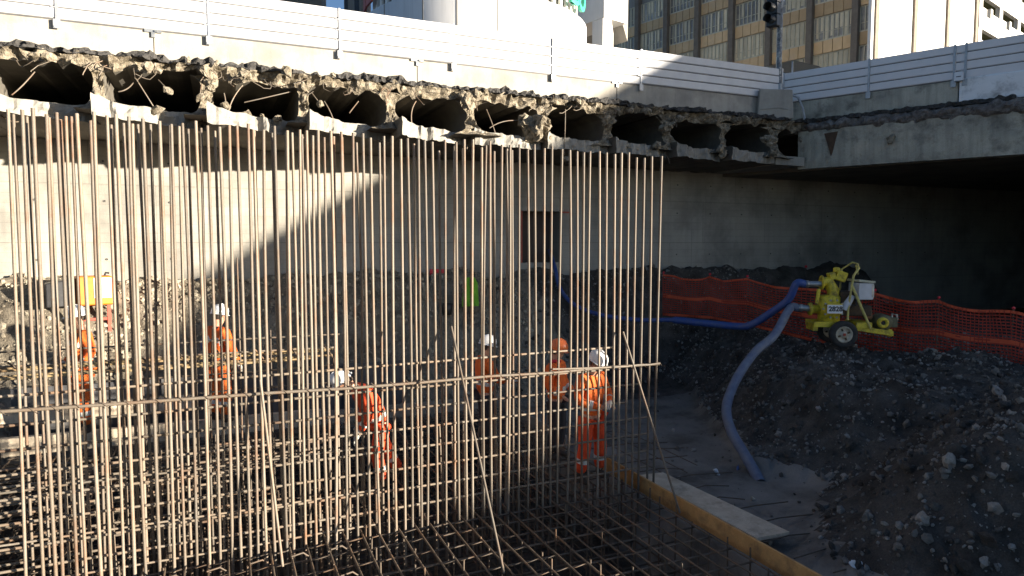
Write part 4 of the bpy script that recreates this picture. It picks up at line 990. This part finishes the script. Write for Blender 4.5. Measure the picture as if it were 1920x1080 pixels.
# ochre office block: long shaded face and white sunlit end
C0 = cw(32.2, 62); gdir = Vector((-.267,.963,0)); hdir = Vector((.963,.267,0))
ob = thing('office_building', 'large office block with ochre panels, brown columns and rows of windows', 'building', C0, math.atan2(gdir.y, gdir.x))
# local x runs along gdir (away to the left); the visible long face looks to +y local
def top_of(k): return 15.2-SZ+3.53*k       # under-edge of ochre band k (k from -4 up)
bays = [(-1.2+0, 1.2)]+[(1.2+4.3*i, 5.5+4.3*i) for i in range(8)]
b = MB(); b.box(0,-16,0,44,-.35,30); b.build('wall', grey_build, ob)
for i in range(9):
    x = 1.2+4.3*i; b = MB(); b.box(x-.28,-.4,0,x+.28,.35,30); b.build('column', col_brown, ob)
bays = [(-.0,.9)]+[(1.5+4.3*i, 5.2+4.3*i) for i in range(8)]
for i, (a, c) in enumerate(bays):
    for k in range(-3, 4):
        zb = 18.0-SZ+3.53*(k-1); zt2 = zb+1.15
        if zb+3.5 < 5 or zb > 24: continue
        b = MB(); n = 4 if c-a > 2 else 1; w = (c-a)/n
        for q in range(n): b.box(a+q*w+.03,-.34,zb,a+(q+1)*w-.03,-.1,zt2)
        b.build('spandrel', ochre, ob)
        wz0, wz1 = zt2+.06, zb+3.47
        f = MB()
        for q in range(n*2+1):
            x = a+(c-a)*q/(n*2); f.box(x-.045,-.33,wz0,x+.045,-.16,wz1)
        f.box(a,-.33,wz0-.05,c,-.14,wz0+.07); f.box(a,-.33,wz1-.07,c,-.16,wz1+.0); f.box(a,-.32,wz0+.75,c,-.2,wz0+.81)
        wd = f.build('window', frame_m, ob)
        r = random.random(); m = glass_r if (k == -1 and i in (1, 2)) else (blind if (k >= 0 and i in (3,4,5,6) or r < .35) and k < 2 else glass_b)
        b = MB(); b.box(a+.02,-.30,wz0,c-.02,-.26,wz1); b.build('pane', m, wd)
        if n > 1:
            b = MB()
            for q in range(n*2):
                if random.random() < .6:
                    x = a+(c-a)*q/(n*2); b.box(x+.1,-.255,wz0+random.choice([0,.3,.9]),x+(c-a)/(n*2)*random.uniform(.45,.9),-.24,wz1)
            if b.v: kind(b.build('blind', blind, wd), 'stuff')
for i in range(4):          # end face: local -x side, runs along hdir (local -y)
    y = -1.0-8.5*i+.4
    b = MB(); b.box(-.45,y-.35,0,.02,y+.35,30); b.build('column', col_brown, ob)
louv = mat('louvre', (.45,.40,.38), (.36,.33,.32), 3)
for i in range(3):
    y1 = -1.0-8.5*i+.05; y0 = y1-7.8
    b = MB(); b.box(-.25,y0,0,-.0,y1,30)
    for k in range(8):
        for q in range(10): 
            if random.random() < .7: b.box(-.27,y0+.4+q*.75,1.6+k*3.53,-.255,y0+.46+q*.75,1.6+k*3.53+random.uniform(1.2,2.6), 1)
    b.build('end_panel', [plaster_w, louv], ob)
b = MB(); b.box(-.3,-3.6,7.2-SZ+2.6,-.24,-3.2,10.5-SZ+2.4); b.build('end_window', glass_r, ob)
b = MB(); b.box(-.3,-1.0,0,.0,.3,30); b.build('corner_pier', plaster_w, ob)
# white building with loggias
lb = thing('white_building', 'low white building with rows of open loggias at the upper right', 'building', C0+hdir*28.3, math.atan2(hdir.y, hdir.x))
b = MB()
zts = [28.7-SZ+3.75*k for k in range(-4, 3)]; zp = 0
for zt_ in zts:
    b.box(0,0,zp,40,.5,zt_-2.1)
    for q in range(6):
        x = q*7.2; z0 = zt_-2.1
        b.box(x-.1,0,z0,x+.95,.5,zt_); b.box(x+.95,.02,z0,x+2.5,.4,z0+.85); b.box(x+3.9,.02,z0,x+4.6,.4,z0+1.25); b.box(x+4.6,.02,z0,x+7.1,.4,z0+.7)
    zp = zt_
b.box(0,0,zp,40,.5,zp+2); b.box(0,5,0,40,5.4,zp+2); b.box(0,.5,0,.3,5,zp+2)
b.build('wall', plaster_w, lb)
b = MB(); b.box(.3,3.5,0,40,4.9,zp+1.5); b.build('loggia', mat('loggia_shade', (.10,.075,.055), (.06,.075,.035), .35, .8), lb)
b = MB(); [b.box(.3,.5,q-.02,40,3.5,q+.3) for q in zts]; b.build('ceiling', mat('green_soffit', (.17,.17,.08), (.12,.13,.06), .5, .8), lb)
# concrete portico building between the round one and the office block
pbd = thing('portico_building', 'pale concrete building with an upper block overhanging a square pillar', 'building', at_d(1127,455,50)+Vector((0,0,SZ)), math.atan2(hdir.y, hdir.x))
zU = at_d(1127,33,50).z-SZ
b = MB(); b.box(0,0,zU,2.35,9,zU+12); b.box(-.05,.0,zU+.0,2.4,-.15,zU+2.2); b.build('upper_block', plaster_w, pbd)
b = MB(); b.poly([(2.35,zU+.0),(2.9,zU-1.1),(2.95,zU+3.5),(2.35,zU+4)], .2, 5); b.build('sloped_fascia', grey_build, pbd)
b = MB(); b.poly([(.02,0),(1.12,0),(1.12,zU-.9),(.9,zU-.02),(.02,zU-.02)], .02, 1.1); b.build('pillar', plaster_w, pbd)
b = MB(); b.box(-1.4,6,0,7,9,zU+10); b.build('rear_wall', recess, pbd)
b = MB(); b.box(2.6,5.9,zU-2.6,3.2,5.98,zU-.9); b.build('window', glass_b, pbd)
# white canopy tent behind the fence corner
tn = thing('canopy_tent', 'white pointed canopy just showing over the fence by the traffic light', 'tent', at_d(1462,455,24.5)+Vector((0,0,SZ)), R(10))
zt = at_d(1445,121,24.5).z-SZ; ze = at_d(1445,134,24.5).z-SZ
b = MB(); b.add([(-1.1,-1.1,ze),(1.1,-1.1,ze),(1.1,1.1,ze),(-1.1,1.1,ze),(-.2,0,zt)], [(0,1,4),(1,2,4),(2,3,4),(3,0,4),(3,2,1,0)]); b.build('canopy', plaster_w, tn)
for x in (-1,1):
    for y in (-1,1): b = MB(); b.tube([(x,y,0),(x,y,ze)], .03, 8); b.build('leg', steel, tn)
# gabled house outside the picture to the right; its roof throws the shadow edge across the pit
m_ = Vector((.62,.785,0)).normalized(); n_ = Vector((.785,-.62,0)).normalized(); Q = Vector((39.8,-13.6,0)); uQ = m_.dot(Q)
hs = thing('gabled_house', 'gabled house standing outside the picture to the right', 'house', Q, math.atan2(m_.y, m_.x))
EDGE = [(2.62,7.43,-3.25),(4.68,7.43,-2.1),(4.1,16.4,1.45),(-.34,16.4,-1.1),(8.8,14.3,3.95),(2.38,7.55,-3.35),(-.06,11.9,-2.9)]
UU, ZZ = [], []
for e in EDGE:
    e = Vector(e); t = n_.dot(Q-e)/n_.dot(Vector((-LDIR.x,-LDIR.y,0))); h = e-LDIR*t; UU.append(m_.dot(h)); ZZ.append(h.z)
ka, kb = np.polyfit(UU, ZZ, 1)
def roofz(u): return ka*u+kb
u0, uR = min(UU)-.5, min(UU)+16
prof = [(u0-uQ,-4.7),(2*uR-u0-uQ,-4.7),(2*uR-u0-uQ,roofz(u0)),(uR-uQ,roofz(uR)),(u0-uQ,roofz(u0))]
b = MB(); b.poly(prof, 0, -14); b.build('wall', plaster_w, hs)
b = MB()
for s_ in (0, 1):
    a = (u0-.3-uQ, roofz(u0)-.2) if not s_ else (2*uR-u0+.3-uQ, roofz(u0)-.2); c = (uR-uQ, roofz(uR)+.0)
    b.poly([a, c, (c[0], c[1]+.15), (a[0], a[1]+.15)], .003 if s_ else .002, -14.2)
b.build('roof', red_post, hs)
